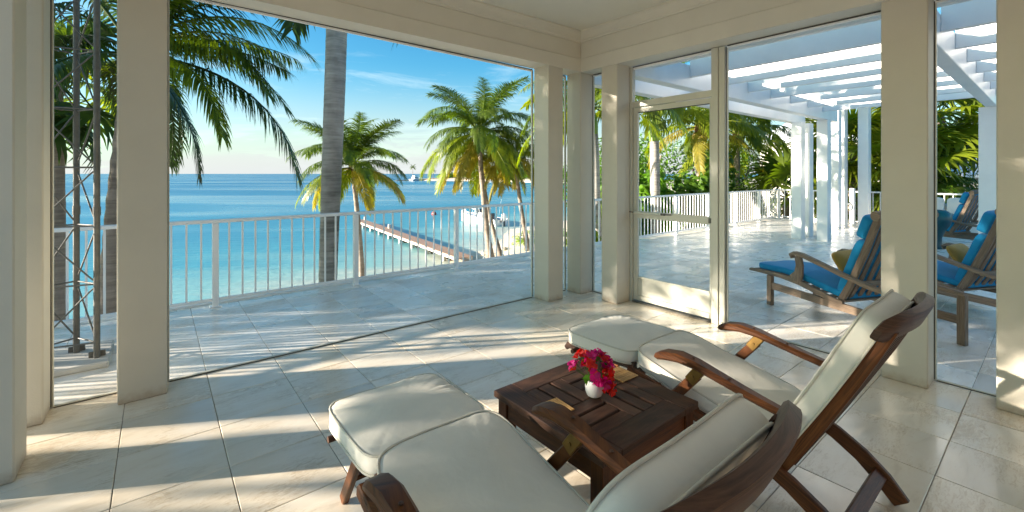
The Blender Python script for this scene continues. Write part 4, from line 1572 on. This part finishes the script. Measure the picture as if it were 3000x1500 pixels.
def fan_mesh(name, mat, r_, seed, nb=26, span=R(290), pet=1.0):
    rg = random.Random(seed)
    mb = MB()
    mb.tube([(0, 0, 0), (pet * .5, 0, pet * .10), (pet, 0, 0)], [.022, .016, .012], 5)
    for k in range(nb):
        a = -span / 2 + span * (k + .5) / nb + rg.uniform(-.03, .03)
        d = Vector((math.cos(a), math.sin(a), .18 * math.cos(a * .5) + rg.uniform(-.05, .05))).normalized()
        ln = r_ * (.75 + .25 * math.cos(a * .5)) * rg.uniform(.9, 1.08)
        sd = Vector((-math.sin(a), math.cos(a), 0))
        c_ = Vector((pet, 0, 0))
        vs = [c_ - sd * .008, c_ + sd * .008]
        for j, wj in ((1, .05), (2, .06), (3, .035), (4, .004)):
            d = (d + Vector((0, 0, -1)) * .11 * j * rg.uniform(.7, 1.4)).normalized()
            c_ = c_ + d * ln / 4
            vs += [c_ - sd * wj * .5 * r_ * 1.4, c_ + sd * wj * .5 * r_ * 1.4]
        mb.add(vs, [(0, 1, 3, 2), (2, 3, 5, 4), (4, 5, 7, 6), (6, 7, 9, 8)])
    return mb.mesh(name, mat, ang=180)
FM = {}
def fan_palm(name, label, base, top, r0, r1, n, mats, r_=.9, pet=.9, group='fan palms', seed=0, lo=-50, hi=75):
    rg = random.Random(seed)
    base, top = Vector(base), Vector(top)
    t = thing(name, label, 'palm tree', base, 0, group)
    path = [p - base for p in trunk_path(base, top, .05, 24)]
    mb = MB()
    mb.tube(path, [(r0 * (1 - i / 24) + r1 * i / 24) * (1 + rg.uniform(-.05, .05)) for i in range(25)], 12)
    mb.build('trunk', 'bark_coco', t, ang=70)
    for i in range(n):
        mat = rg.choice(mats)
        key = (mat, i % 3, r_, pet)
        if key not in FM:
            FM[key] = fan_mesh('fan_leaf', mat, r_, i % 3 + 5, pet=pet)
        az = i * 2.399 + rg.uniform(-.2, .2)
        elv = R(lo + (hi - lo) * ((i + .5) / n) + rg.uniform(-8, 8))
        place('fan_leaf', FM[key], t, path[-1] + Vector((0, 0, .08 * i / n)), (rg.uniform(-.4, .4), -elv, az), rg.uniform(.85, 1.1))
    return t
fan_palm('thatch_palm', 'thatch palm with a slim trunk and dark drooping crown behind the lattice mast', (-1.28, 10.9, -3.3), (-1.36, 10.9, 3.1), .12, .085, 22, ['frond_dark', 'frond_green', 'frond_mid'], .9, .9, 'palms along the beach', 41, -65, 70)

RG = 'palms behind the terrace railing'
palm('royal_palm', 'slim pale trunk palm seen through the slit beside the corner column', (9.42, 7.85, -3.3), (9.24, 7.97, 2.6), .13, .11,
     [(5, 'up', 'frond_green'), (6, 'high', 'frond_mid'), (6, 'mid', 'frond_green'), (5, 'low', 'frond_mid')], 2.6, .02, 'bark_royal', RG, 51, False, .7)
palm('royal_palm', 'pale ringed trunk palm with green crownshaft seen through the screen door', (12.3, 8.1, -3.3), (12.27, 8.1, 2.56), .14, .15,
     [(5, 'up', 'frond_green'), (6, 'high', 'frond_mid'), (6, 'mid', 'frond_mid')], 2.8, 0, 'bark_royal', RG, 52, False, .95)
palm('coconut_palm', 'coconut palm with brown fibre heart and golden fronds seen through the screen door', (16.5, 8.9, -3.3), (16.42, 8.8, 3.2), .16, .13,
     [(5, 'up', 'frond_mid'), (6, 'high', 'frond_green'), (6, 'mid', 'frond_mid'), (4, 'low', 'frond_yellow')], 2.9, .05, group=RG, seed=53,
     extra=[(az0 + .1, 'arch', 'frond_mid', 1.0, .12), (az0 - .3, 'mid', 'frond_green', 1.0, 0), (az0 + 3.3, 'low', 'frond_yellow', .9, .1)])
palm('coconut_palm', 'dark coconut palm rising behind the sea grape hedge', (21.0, 9.5, -3.3), (20.6, 9.3, 3.2), .16, .12,
     [(5, 'up', 'frond_green'), (6, 'high', 'frond_green'), (7, 'mid', 'frond_green'), (6, 'low', 'frond_mid')], 3.4, .05, group=RG, seed=54)
FG = 'fan palms beyond the far railing'
fan_palm('fan_palm', 'fan palm with hanging leaves beside the short round post', (19.0, 4.6, -3.3), (18.9, 4.6, 2.3), .16, .13, 26, ['frond_green', 'frond_mid'], 1.25, 1.1, FG, 61, -55, 70)
fan_palm('fan_palm', 'fan palm filling the gap between the pavilion columns and wide column', (18.4, 3.2, -3.3), (18.35, 3.15, 1.6), .15, .13, 26, ['frond_green', 'frond_mid'], 1.2, 1.1, FG, 62, -55, 70)
fan_palm('fan_palm', 'thick trunked fan palm with shaggy drooping crown above the white sofa', (19.6, 2.55, -3.3), (19.5, 2.5, 3.3), .19, .17, 34, ['frond_green', 'frond_green', 'frond_mid'], 1.35, 1.15, FG, 63, -70, 60)
fan_palm('fan_palm', 'low young fan palm spreading behind the corner of the railings', (18.2, 6.4, -3.3), (18.1, 6.4, .6), .12, .11, 18, ['frond_mid', 'frond_green'], 1.2, 1.1, FG, 64, -20, 75)

# ------------------------------------------------------------------ bushes and trees
def leaf_cloud(seed, n, rx, ry, rz, size, round_=False, clumps=26, flat=0., sparse=.0):
    rg = random.Random(seed)
    cl_ = []
    for _ in range(clumps):
        while True:
            p = Vector((rg.uniform(-1, 1), rg.uniform(-1, 1), rg.uniform(-1, 1)))
            if .25 < p.length < 1:
                break
        cl_.append((p * rg.uniform(.75, 1.0), rg.uniform(.22, .42)))
    mb = MB()
    for i in range(n):
        c, r_ = cl_[i % clumps]
        while True:
            q = Vector((rg.uniform(-1, 1), rg.uniform(-1, 1), rg.uniform(-1, 1)))
            if .05 < q.length < 1:
                break
        q = q.normalized() * (q.length ** .5)
        p = c + q * r_
        p = Vector((p.x * rx, p.y * ry, p.z * rz))
        nrm = (q + Vector((rg.uniform(-.8, .8), rg.uniform(-.8, .8), rg.uniform(-.3, 1.0)))).normalized()
        a = nrm.orthogonal().normalized()
        a = Matrix.Rotation(rg.uniform(0, 6.28), 3, nrm) @ a
        b = nrm.cross(a)
        s_ = size * rg.uniform(.6, 1.25)
        if round_:
            vs = [p + (a * math.cos(t) + b * math.sin(t) * .92) * s_ * .5 + nrm * (.08 * s_ if k % 2 else 0) for k, t in enumerate([6.283 * j / 7 for j in range(7)])]
            mb.add(vs, [tuple(range(7))])
        else:
            mb.add([p - a * s_ * .55, p + b * s_ * .2 + nrm * s_ * .06, p + a * s_ * .55, p - b * s_ * .2 + nrm * s_ * .06], [(0, 1, 2), (0, 2, 3)])
    return mb
def bush(name, label, c, rx, ry, rz, n, size, mat, seed, ground_z=-3.2, round_=False, group=None, cat='shrub', clumps=26, trunk=.05):
    """c = centre of the crown"""
    t = thing(name, label, cat, (c[0], c[1], ground_z), 0, group)
    m = leaf_cloud(seed, n, rx, ry, rz, size, round_, clumps)
    o = m.build('crown', mat, t, smooth=False)
    o.location = (0, 0, c[2] - ground_z)
    rg = random.Random(seed + 99)
    mb = MB()
    h = c[2] - ground_z
    for k in range(5):
        a = 1.256 * k + rg.uniform(-.4, .4)
        e = Vector((math.cos(a) * rx * .6, math.sin(a) * ry * .6, h + rz * rg.uniform(-.1, .6)))
        mb.tube([(0, 0, -.15), (e.x * .25, e.y * .25, h * .55), tuple(e)], [trunk * 1.2, trunk, trunk * .35], 7)
    mb.build('trunk', 'bark_coco', t)
    return t
SG = 'sea grape shrubs behind the terrace railing'
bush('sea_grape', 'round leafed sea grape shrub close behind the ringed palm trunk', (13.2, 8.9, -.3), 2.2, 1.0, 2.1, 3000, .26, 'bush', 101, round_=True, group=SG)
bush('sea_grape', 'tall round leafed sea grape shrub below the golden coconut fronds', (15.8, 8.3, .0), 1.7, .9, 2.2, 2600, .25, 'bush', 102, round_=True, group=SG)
bush('sea_grape', 'pale leafed shrub between the ringed palm trunk and the slit palm', (10.6, 8.8, -.6), 1.5, 1.0, 1.8, 1800, .22, 'bush_pale', 103, round_=True, group=SG)
bush('sea_grape', 'yellow green shrub glimpsed in the sea side slit', (8.7, 7.7, -1.2), .8, .8, 1.9, 1500, .17, 'bush_pale', 104, round_=True, group=SG)
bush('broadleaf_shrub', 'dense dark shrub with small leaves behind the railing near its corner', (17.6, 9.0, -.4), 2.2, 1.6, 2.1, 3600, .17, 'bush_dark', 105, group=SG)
bush('broadleaf_shrub', 'sunlit yellow green shrub above the railing corner', (18.6, 8.4, .0), 1.5, 1.2, 1.5, 2400, .17, 'bush_pale', 106, group=SG)
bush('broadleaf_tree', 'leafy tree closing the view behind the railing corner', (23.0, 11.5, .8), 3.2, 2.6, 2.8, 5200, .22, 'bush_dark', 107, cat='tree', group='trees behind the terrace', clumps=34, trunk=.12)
bush('broadleaf_tree', 'tall dark tree behind the screen door palms', (19.5, 15.0, 1.2), 3.6, 2.8, 3.0, 5600, .24, 'bush', 108, cat='tree', group='trees behind the terrace', clumps=36, trunk=.12)
bush('broadleaf_tree', 'leafy tree glimpsed between the corner slits', (17.2, 12.6, .6), 2.4, 2.2, 3.0, 4600, .22, 'bush', 109, cat='tree', group='trees behind the terrace', clumps=30, trunk=.12)
bush('broadleaf_tree', 'dark leafy tree behind the pavilion columns', (24.0, 6.2, .4), 2.6, 3.0, 2.8, 4600, .20, 'bush_dark', 110, cat='tree', group='trees behind the terrace', clumps=30, trunk=.12)
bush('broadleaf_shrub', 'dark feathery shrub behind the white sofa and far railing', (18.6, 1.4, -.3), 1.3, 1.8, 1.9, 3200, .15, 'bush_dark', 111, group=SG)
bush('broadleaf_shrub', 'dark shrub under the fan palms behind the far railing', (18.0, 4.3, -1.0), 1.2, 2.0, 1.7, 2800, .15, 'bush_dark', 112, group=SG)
bush('broadleaf_tree', 'rounded tree beyond the far railing past the fan palms', (21.0, -2.6, .3), 2.4, 2.6, 2.9, 4200, .2, 'bush', 115, cat='tree', group='trees behind the terrace', clumps=30, trunk=.12)
bush('broadleaf_tree', 'tall tree beyond the far railing beside the pale roofed house', (27.0, -7.5, 1.0), 3.4, 3.6, 3.6, 5200, .24, 'bush_dark', 116, cat='tree', group='trees behind the terrace', clumps=34, trunk=.14)
bush('broadleaf_shrub', 'low spreading shrub at the foot of the far railing past the sofa', (18.2, -2.0, -1.3), 1.2, 2.6, 1.5, 2800, .16, 'bush_pale', 117, group=SG)
bush('beach_shrub', 'low bright green shrub on the sand bank by the water', (20.0, 23.2, -3.0), 1.5, 1.0, .55, 1500, .13, 'bush_pale', 113, -3.4, group=None, clumps=20)
bush('yellow_plant', 'bright yellow green sprig poking through the far railing', (16.75, 1.95, .75), .28, .30, .45, 60, .22, 'bush_pale', 114, -.6, cat='plant', clumps=7, trunk=.015)
# trees to the left, which throw the long stripes of shade over the terrace
TGp = 'leafy trees on the shaded side of the terrace'
bush('broadleaf_tree', 'tall bare stemmed tree with high crown outside the shaded side opening', (-10, 9.4, 5.0), 1.6, 1.9, 1.45, 5200, .24, 'bush', 121, cat='tree', group=TGp, clumps=34, trunk=.035)
bush('broadleaf_tree', 'big bushy tree on the sea side of the bare stemmed one', (-10, 13.2, 1.7), 2.2, 3.1, 4.6, 7500, .25, 'bush', 122, cat='tree', group=TGp, clumps=80, trunk=.14)
bush('broadleaf_tree', 'bushy tree on the house side of the bare stemmed one', (-10, 6.35, 1.5), 1.9, 2.0, 4.6, 13000, .27, 'bush', 123, cat='tree', group=TGp, clumps=60, trunk=.14)
bush('broadleaf_tree', 'slender tree with high dense crown beside the bare stemmed one', (-9.3, 11.9, 4.4), 1.9, 1.35, 2.0, 11000, .26, 'bush', 125, cat='tree', group=TGp, clumps=46, trunk=.12)
bush('broadleaf_tree', 'wide bushy tree standing behind the other shade trees', (-13.5, 16.1, 2.0), 2.0, 3.3, 4.8, 4500, .25, 'bush', 124, cat='tree', group=TGp, clumps=80, trunk=.14)

# ------------------------------------------------------------------ dock
t = thing('dock', 'long narrow wooden dock on pale piles reaching out from the beach', 'dock', (15.4, 24.4, SEA))
A, B = Vector((0, -.4, 0)), Vector((2.95, 27.0, 0))
dd = (B - A).normalized()
L_ = (B - A).length
sd = Vector((dd.y, -dd.x, 0))
mb = MB()
n = int(L_ / .16)
for k in range(n):
    c = A + dd * (.16 * k)
    mb.bar(c - sd * .55 + Vector((0, 0, .55 + rnd.uniform(-.004, .004))), c + sd * .55 + Vector((0, 0, .55)), .148, .04, (0, 0, 1), .004)
o = mb.build('plank', 'dock', t)
o['kind'] = 'stuff'
for s_ in (-1, 1):
    mb = MB()
    mb.bar(A + sd * s_ * .49 + Vector((0, 0, .43)), B + sd * s_ * .49 + Vector((0, 0, .43)), .12, .18)
    mb.build('side_beam', 'pile', t)
for k in range(9):
    for s_ in (-1, 1):
        c = A + dd * (2.2 + 3.05 * k) + sd * s_ * .48
        mb = MB()
        tall = .95 if (k in (5, 8) and s_ == 1) or k == 8 else .40
        mb.tube([c + Vector((0, 0, -2.0)), c + Vector((0, 0, tall))], .14, 10)
        mb.build('pile', 'pile', t)
    c = A + dd * (2.2 + 3.05 * k)
    mb = MB()
    mb.bar(c - sd * .6 + Vector((0, 0, -.25)), c + sd * .6 + Vector((0, 0, .33)), .06, .12)
    mb.bar(c + sd * .6 + dd * .07 + Vector((0, 0, -.25)), c - sd * .6 + dd * .07 + Vector((0, 0, .33)), .06, .12)
    mb.build('cross_brace', 'brace', t)

# ------------------------------------------------------------------ moored boat
t = thing('motor_boat', 'white motor boat with outboard engine moored beyond the dock', 'boat', (30.2, 39.6, SEA), R(8))
st = []
NS = 12
for i in range(NS + 1):
    s_ = i / NS
    hb = 1.12 * (1 - max(0, (s_ - .35) / .65) ** 2.2)
    hb = max(hb, .03)
    sheer = .78 + .55 * s_ ** 1.8
    keel = -.32 + .45 * max(0, (s_ - .6) / .4) ** 2
    y = 6.6 * s_ + (.25 * s_ ** 3)
    st.append((y, hb, sheer, keel))
mb = MB()
vs, fs = [], []
for (y, hb, sh, ke) in st:
    fl = .78
    row = [(0, ke), (hb * fl * .8, ke + (0.12 - ke) * .55), (hb * fl, .12), (hb * .95, sh * .7), (hb, sh), (hb * .9, sh + .02), (hb * .85, sh - .10)]
    pr = [(-x, y, z_) for x, z_ in reversed(row)] + [(x, y, z_) for x, z_ in row[1:]]
    vs += pr
K = 13
for i in range(NS):
    for k in range(K - 1):
        fs.append((i * K + k, i * K + k + 1, (i + 1) * K + k + 1, (i + 1) * K + k))
fs.append(tuple(range(K)))
mb.add(vs, fs)
hull = mb.build('hull', 'hull', t, ang=30)
mb = MB()
vs, fs = [], []
for (y, hb, sh, ke) in st[:-1]:
    zz = .42 if y < 4.2 else sh - .04
    vs += [(-hb * .86, y, zz), (hb * .86, y, zz)]
for i in range(NS - 1):
    fs.append((2 * i, 2 * i + 1, 2 * i + 3, 2 * i + 2))
mb.add(vs, fs)
mb.build('deck', 'hull', t)
mb = MB()
mb.cbox(-.45, .45, 2.7, 3.6, .42, 1.35, .08)
cs = mb.build('console', 'hull', t)
mb = MB()
mb.bar((-.5, 3.55, 1.55), (.5, 3.55, 1.55), .05, .45, (0, .35, 1), .01)
mb.build('windscreen', 'glass_dark', cs)
mb = MB()
for x in (-.75, .75):
    mb.tube([(x, 2.6, .5), (x, 2.75, 1.3), (x, 2.9, 2.05)], .028, 8)
    mb.tube([(x, 3.8, .6), (x, 3.6, 1.3), (x, 3.4, 2.05)], .028, 8)
mb.build('top_frame', 'hull', t)
mb = MB()
mb.tube([(-.55, 4.6, 1.05), (-.75, 5.2, 1.55), (-.55, 6.0, 1.75), (0, 6.75, 1.8), (.55, 6.0, 1.75), (.75, 5.2, 1.55), (.55, 4.6, 1.05)], .022, 8)
for (x, y, z_) in ((-.66, 5.5, 1.62), (.66, 5.5, 1.62), (-.3, 6.4, 1.78), (.3, 6.4, 1.78)):
    mb.tube([(x, y, z_), (x * .95, y, 1.0)], .018, 6)
mb.build('bow_rail', 'hull', t)
mb = MB()
mb.cbox(-.5, .5, 1.5, 2.2, .42, .95, .08)
mb.cbox(-.5, .5, 1.45, 1.6, .95, 1.35, .06)
mb.build('helm_seat', 'boat_dark', t)
mb = MB()
mb.lathe([(0, -.35), (.20, -.33), (.27, -.15), (.30, .15), (.26, .38), (.12, .48), (0, .5)], (0, -.45, 1.0), 14)
en = mb.build('outboard_cowl', 'hull', t, ang=60)
mb = MB()
mb.cbox(-.09, .09, -.62, -.32, -.4, .68, .05)
mb.cbox(-.14, .14, -.3, 0.02, .45, .85, .04)
mb.build('engine_leg', 'boat_dark', en)
mb = MB()
mb.tube([(.6, 1.0, .8), (.65, .6, 3.0)], .012, 6)
mb.build('antenna', 'hull', t)

def buoy(label, x, y, r_, mat):
    mb = MB()
    mb.lathe([(0, -r_), (r_ * .7, -r_ * .7), (r_, 0), (r_ * .75, r_ * .7), (r_ * .3, r_), (r_ * .16, r_ * 1.05), (r_ * .16, r_ * 1.35), (0, r_ * 1.4)], n=16)
    o = mb.build('mooring_buoy', mat, ang=70)
    o.location = (x, y, SEA + r_ * .35)
    tag(o, label, 'buoy')
buoy('red mooring buoy floating beyond the dock', 31.0, 56.5, .36, 'buoy')
buoy('small grey mooring buoy near the bow of the boat', 32.0, 49.5, .2, 'rock')

# ------------------------------------------------------------------ beach debris
for k, (x, y, s_, lb) in enumerate(((.4, 23.0, .32, 'dark rock at the water edge below the railing near the mast'), (14.3, 24.0, .18, 'small rock on the sand by the dock'), (17.9, 25.2, .3, 'pale rock at the edge of the sand bank'), (19.2, 24.8, .35, 'larger pale rock on the sand bank near the shrub'))):
    bm = bmesh.new()
    bmesh.ops.create_icosphere(bm, subdivisions=3, radius=1)
    for v in bm.verts:
        v.co *= 1 + .28 * noise.noise(v.co * 1.4 + Vector((k * 5, 0, 0))) + .1 * noise.noise(v.co * 4)
        v.co.z *= .6
    me = bpy.data.meshes.new('rock')
    bm.to_mesh(me)
    bm.free()
    me.materials.append(M['rock'] if k < 2 else M['sand'])
    z_ = SEA + min(-float(shore_dist(x, y)) * .17, 1.25)
    o = place('rock', me, None, (x, y, z_ + s_ * .2), (0, 0, k), s_)
    tag(o, lb, 'rock')

# ------------------------------------------------------------------ far headland
def headland():
    pts = [(166, 352), (176, 345), (186, 330), (196, 308), (199, 280), (198, 250), (195, 228), (196, 200), (230, 180), (330, 250), (330, 420), (230, 430)]
    mb = MB()
    n = len(pts)
    cx_, cy_ = 235, 300
    rings = [(1.0, -.5), (.985, .35), (.97, .8), (.85, 1.6), (.5, 3.0)]
    vs, fs = [], []
    N_ = n * 6
    for s_, z_ in rings:
        for k in range(N_):
            i, f_ = divmod(k, 6)
            a, b = pts[i], pts[(i + 1) % n]
            x, y = a[0] + (b[0] - a[0]) * f_ / 6, a[1] + (b[1] - a[1]) * f_ / 6
            j = 2.0 * noise.noise((x * .08, y * .08, 0))
            vs.append((cx_ + (x + j - cx_) * s_, cy_ + (y + j - cy_) * s_, SEA + z_))
    for r_ in range(len(rings) - 1):
        for k in range(N_):
            k2 = (k + 1) % N_
            fs.append((r_ * N_ + k, r_ * N_ + k2, (r_ + 1) * N_ + k2, (r_ + 1) * N_ + k))
    fs.append(tuple((len(rings) - 1) * N_ + k for k in range(N_)))
    mb.add(vs, fs)
    o = mb.build('headland', 'sand', ang=180)
    struct(o)
    # the wood on it: one mass
    mb = MB()
    rg = random.Random(77)
    def clump(cx, cy, cz, r_, n_, hz):
        for _ in range(n_):
            q = Vector((rg.gauss(0, 1), rg.gauss(0, 1), rg.gauss(0, 1))).normalized() * (rg.random() ** .4)
            p = Vector((cx + q.x * r_, cy + q.y * r_, cz + q.z * hz))
            nrm = (q + Vector((rg.uniform(-.6, .6), rg.uniform(-.6, .6), rg.uniform(0, .9)))).normalized()
            a = nrm.orthogonal().normalized()
            b = nrm.cross(a)
            s_ = rg.uniform(.5, 1.0)
            mb.add([p - a * s_, p + b * s_ * .6, p + a * s_, p - b * s_ * .6], [(0, 1, 2, 3)])
    for k in range(46):
        t_ = rg.random()
        pp = [(186, 338), (200, 318), (205, 290), (204, 258), (202, 232), (204, 206)]
        u = t_ * (len(pp) - 1)
        i = min(len(pp) - 2, int(u))
        x = pp[i][0] + (pp[i + 1][0] - pp[i][0]) * (u - i) + rg.uniform(2, 22)
        y = pp[i][1] + (pp[i + 1][1] - pp[i][1]) * (u - i) + rg.uniform(-4, 4)
        h = rg.uniform(6.5, 13) * (.4 + .6 * min(1, t_ * 3))
        clump(x, y, SEA + 1.4 + h * .55, rg.uniform(5, 8), 230, h * .6)
    o = mb.build('headland_wood', 'bush', smooth=False)
    o['kind'] = 'stuff'
headland()
mb = MB()
rg = random.Random(4)
vs, fs = [], []
for k in range(60):
    x, y = 158 + k * .16, 353.5 - k * .1
    mb.cbox(x - .5, x + .5, y - .7, y + .7, SEA - .5, SEA + rg.uniform(.3, .8), .15)
o = mb.build('stone_jetty', 'rock')
tag(o, 'thin stone jetty off the tip of the far headland', 'jetty')
for (b, h, lb, sd_, L2) in (((170, 347, SEA + .6), 10.5, 'lone far palm standing on the tip of the headland', 71, 3.6), ((199, 292, SEA + 1.2), 12.5, 'far palm rising above the headland wood', 72, 4.0), ((183, 335, SEA + 1), 7., 'small far palm next to the lone one on the headland', 73, 3.2)):
    palm('coconut_palm', lb, b, (b[0], b[1], b[2] + h), .22, .16, [(4, 'up', 'frond_green'), (6, 'high', 'frond_green'), (6, 'mid', 'frond_green'), (4, 'low', 'frond_green')], L2, 0, group='far palms on the headland', seed=sd_, nuts=False)
def far_boat(label, x, y, rz, s_):
    t = thing('far_boat', label, 'boat', (x, y, SEA), rz, 'boats along the headland shore')
    h = place('hull', hull.data, t, None, None, s_)
    mb = MB()
    mb.cbox(-.9 * s_, .9 * s_, 1.6 * s_, 4.3 * s_, .8 * s_, 1.7 * s_, .15)
    mb.cbox(-.7 * s_, .7 * s_, 1.9 * s_, 3.6 * s_, 1.7 * s_, 2.3 * s_, .15)
    c = mb.build('cabin', 'hull', t)
    mb = MB()
    mb.cbox(-.92 * s_, .92 * s_, 2.0 * s_, 3.9 * s_, 1.2 * s_, 1.5 * s_, .02)
    mb.build('cabin_window', 'glass_dark', c)
far_boat('far white cabin boat near the tip of the headland', 163, 336, R(-60), 1.9)
far_boat('far white cruiser along the headland beach', 176, 240, R(-35), 1.9)

# ------------------------------------------------------------------ neighbouring houses
def house(label, c, sx_, sy, zw, zr, rz):
    t = thing('house', label, 'house', (c[0], c[1], -3.2), rz)
    z0 = -.1
    mb = MB()
    mb.cbox(-sx_ / 2, sx_ / 2, -sy / 2, sy / 2, z0, zw, .02)
    mb.build('wall', 'wall', t)
    o_ = .6
    a, b = sx_ / 2 + o_, sy / 2 + o_
    rl = max(.0, a - b)
    courses = 10
    rf = None
    mb = MB()
    mb.cbox(-a, a, -b, b, zw + .001, zw + .12, .02)
    rf = mb.build('roof', 'roof', t)
    for k in range(courses):
        f0, f1 = k / courses, (k + 1) / courses
        def ring(f_):
            return (a - (a - rl) * f_ if a > b else a * (1 - f_) + 0, b * (1 - f_))
        x0, y0 = ring(f0)
        x1, y1 = ring(f1)
        za, zb = zw + .12 + (zr - zw) * f0, zw + .12 + (zr - zw) * f1
        mb = MB()
        x1, y1 = max(x1, .02), max(y1, .02)
        lp = .05
        vs = [(-x0, -y0, za), (x0, -y0, za), (x0, y0, za), (-x0, y0, za), (-x0, -y0, za + lp), (x0, -y0, za + lp), (x0, y0, za + lp), (-x0, y0, za + lp), (-x1, -y1, zb + .01), (x1, -y1, zb + .01), (x1, y1, zb + .01), (-x1, y1, zb + .01)]
        fs = [(0, 1, 5, 4), (1, 2, 6, 5), (2, 3, 7, 6), (3, 0, 4, 7), (4, 5, 9, 8), (5, 6, 10, 9), (6, 7, 11, 10), (7, 4, 8, 11), (8, 9, 10, 11)]
        mb.add(vs, fs)
        mb.build('roof_course', 'roof', rf, smooth=False)
    for k in range(3):
        x = -sx_ / 2 + sx_ * (k + .5) / 3
        for yy in (-sy / 2 - .02,):
            mb = MB()
            mb.cbox(x - .5, x + .5, yy - .03, yy + .04, zw - 1.9, zw - .6, .02)
            wn = mb.build('window', 'white', t)
            mb = MB()
            mb.cbox(x - .42, x + .42, yy - .045, yy - .0305, zw - 1.82, zw - .68, .005)
            mb.build('pane', 'glass_dark', wn)
    for k in range(2):
        y = -sy / 2 + sy * (k + .5) / 2
        mb = MB()
        mb.cbox(-sx_ / 2 - .05, -sx_ / 2 + .02, y - .5, y + .5, zw - 1.9, zw - .6, .02)
        wn = mb.build('window', 'white', t)
        mb = MB()
        mb.cbox(-sx_ / 2 - .065, -sx_ / 2 - .0505, y - .42, y + .42, zw - 1.82, zw - .68, .005)
        mb.build('pane', 'glass_dark', wn)
    return t
house('house with pale stepped roof glimpsed above the white sofa', (36.5, 4.6), 10, 9, 4.5, 7.4, R(20))
house('house with a white pyramid roof peeking between the pavilion columns', (45.5, 13.5), 8, 7.5, 7.2, 10.6, R(10))
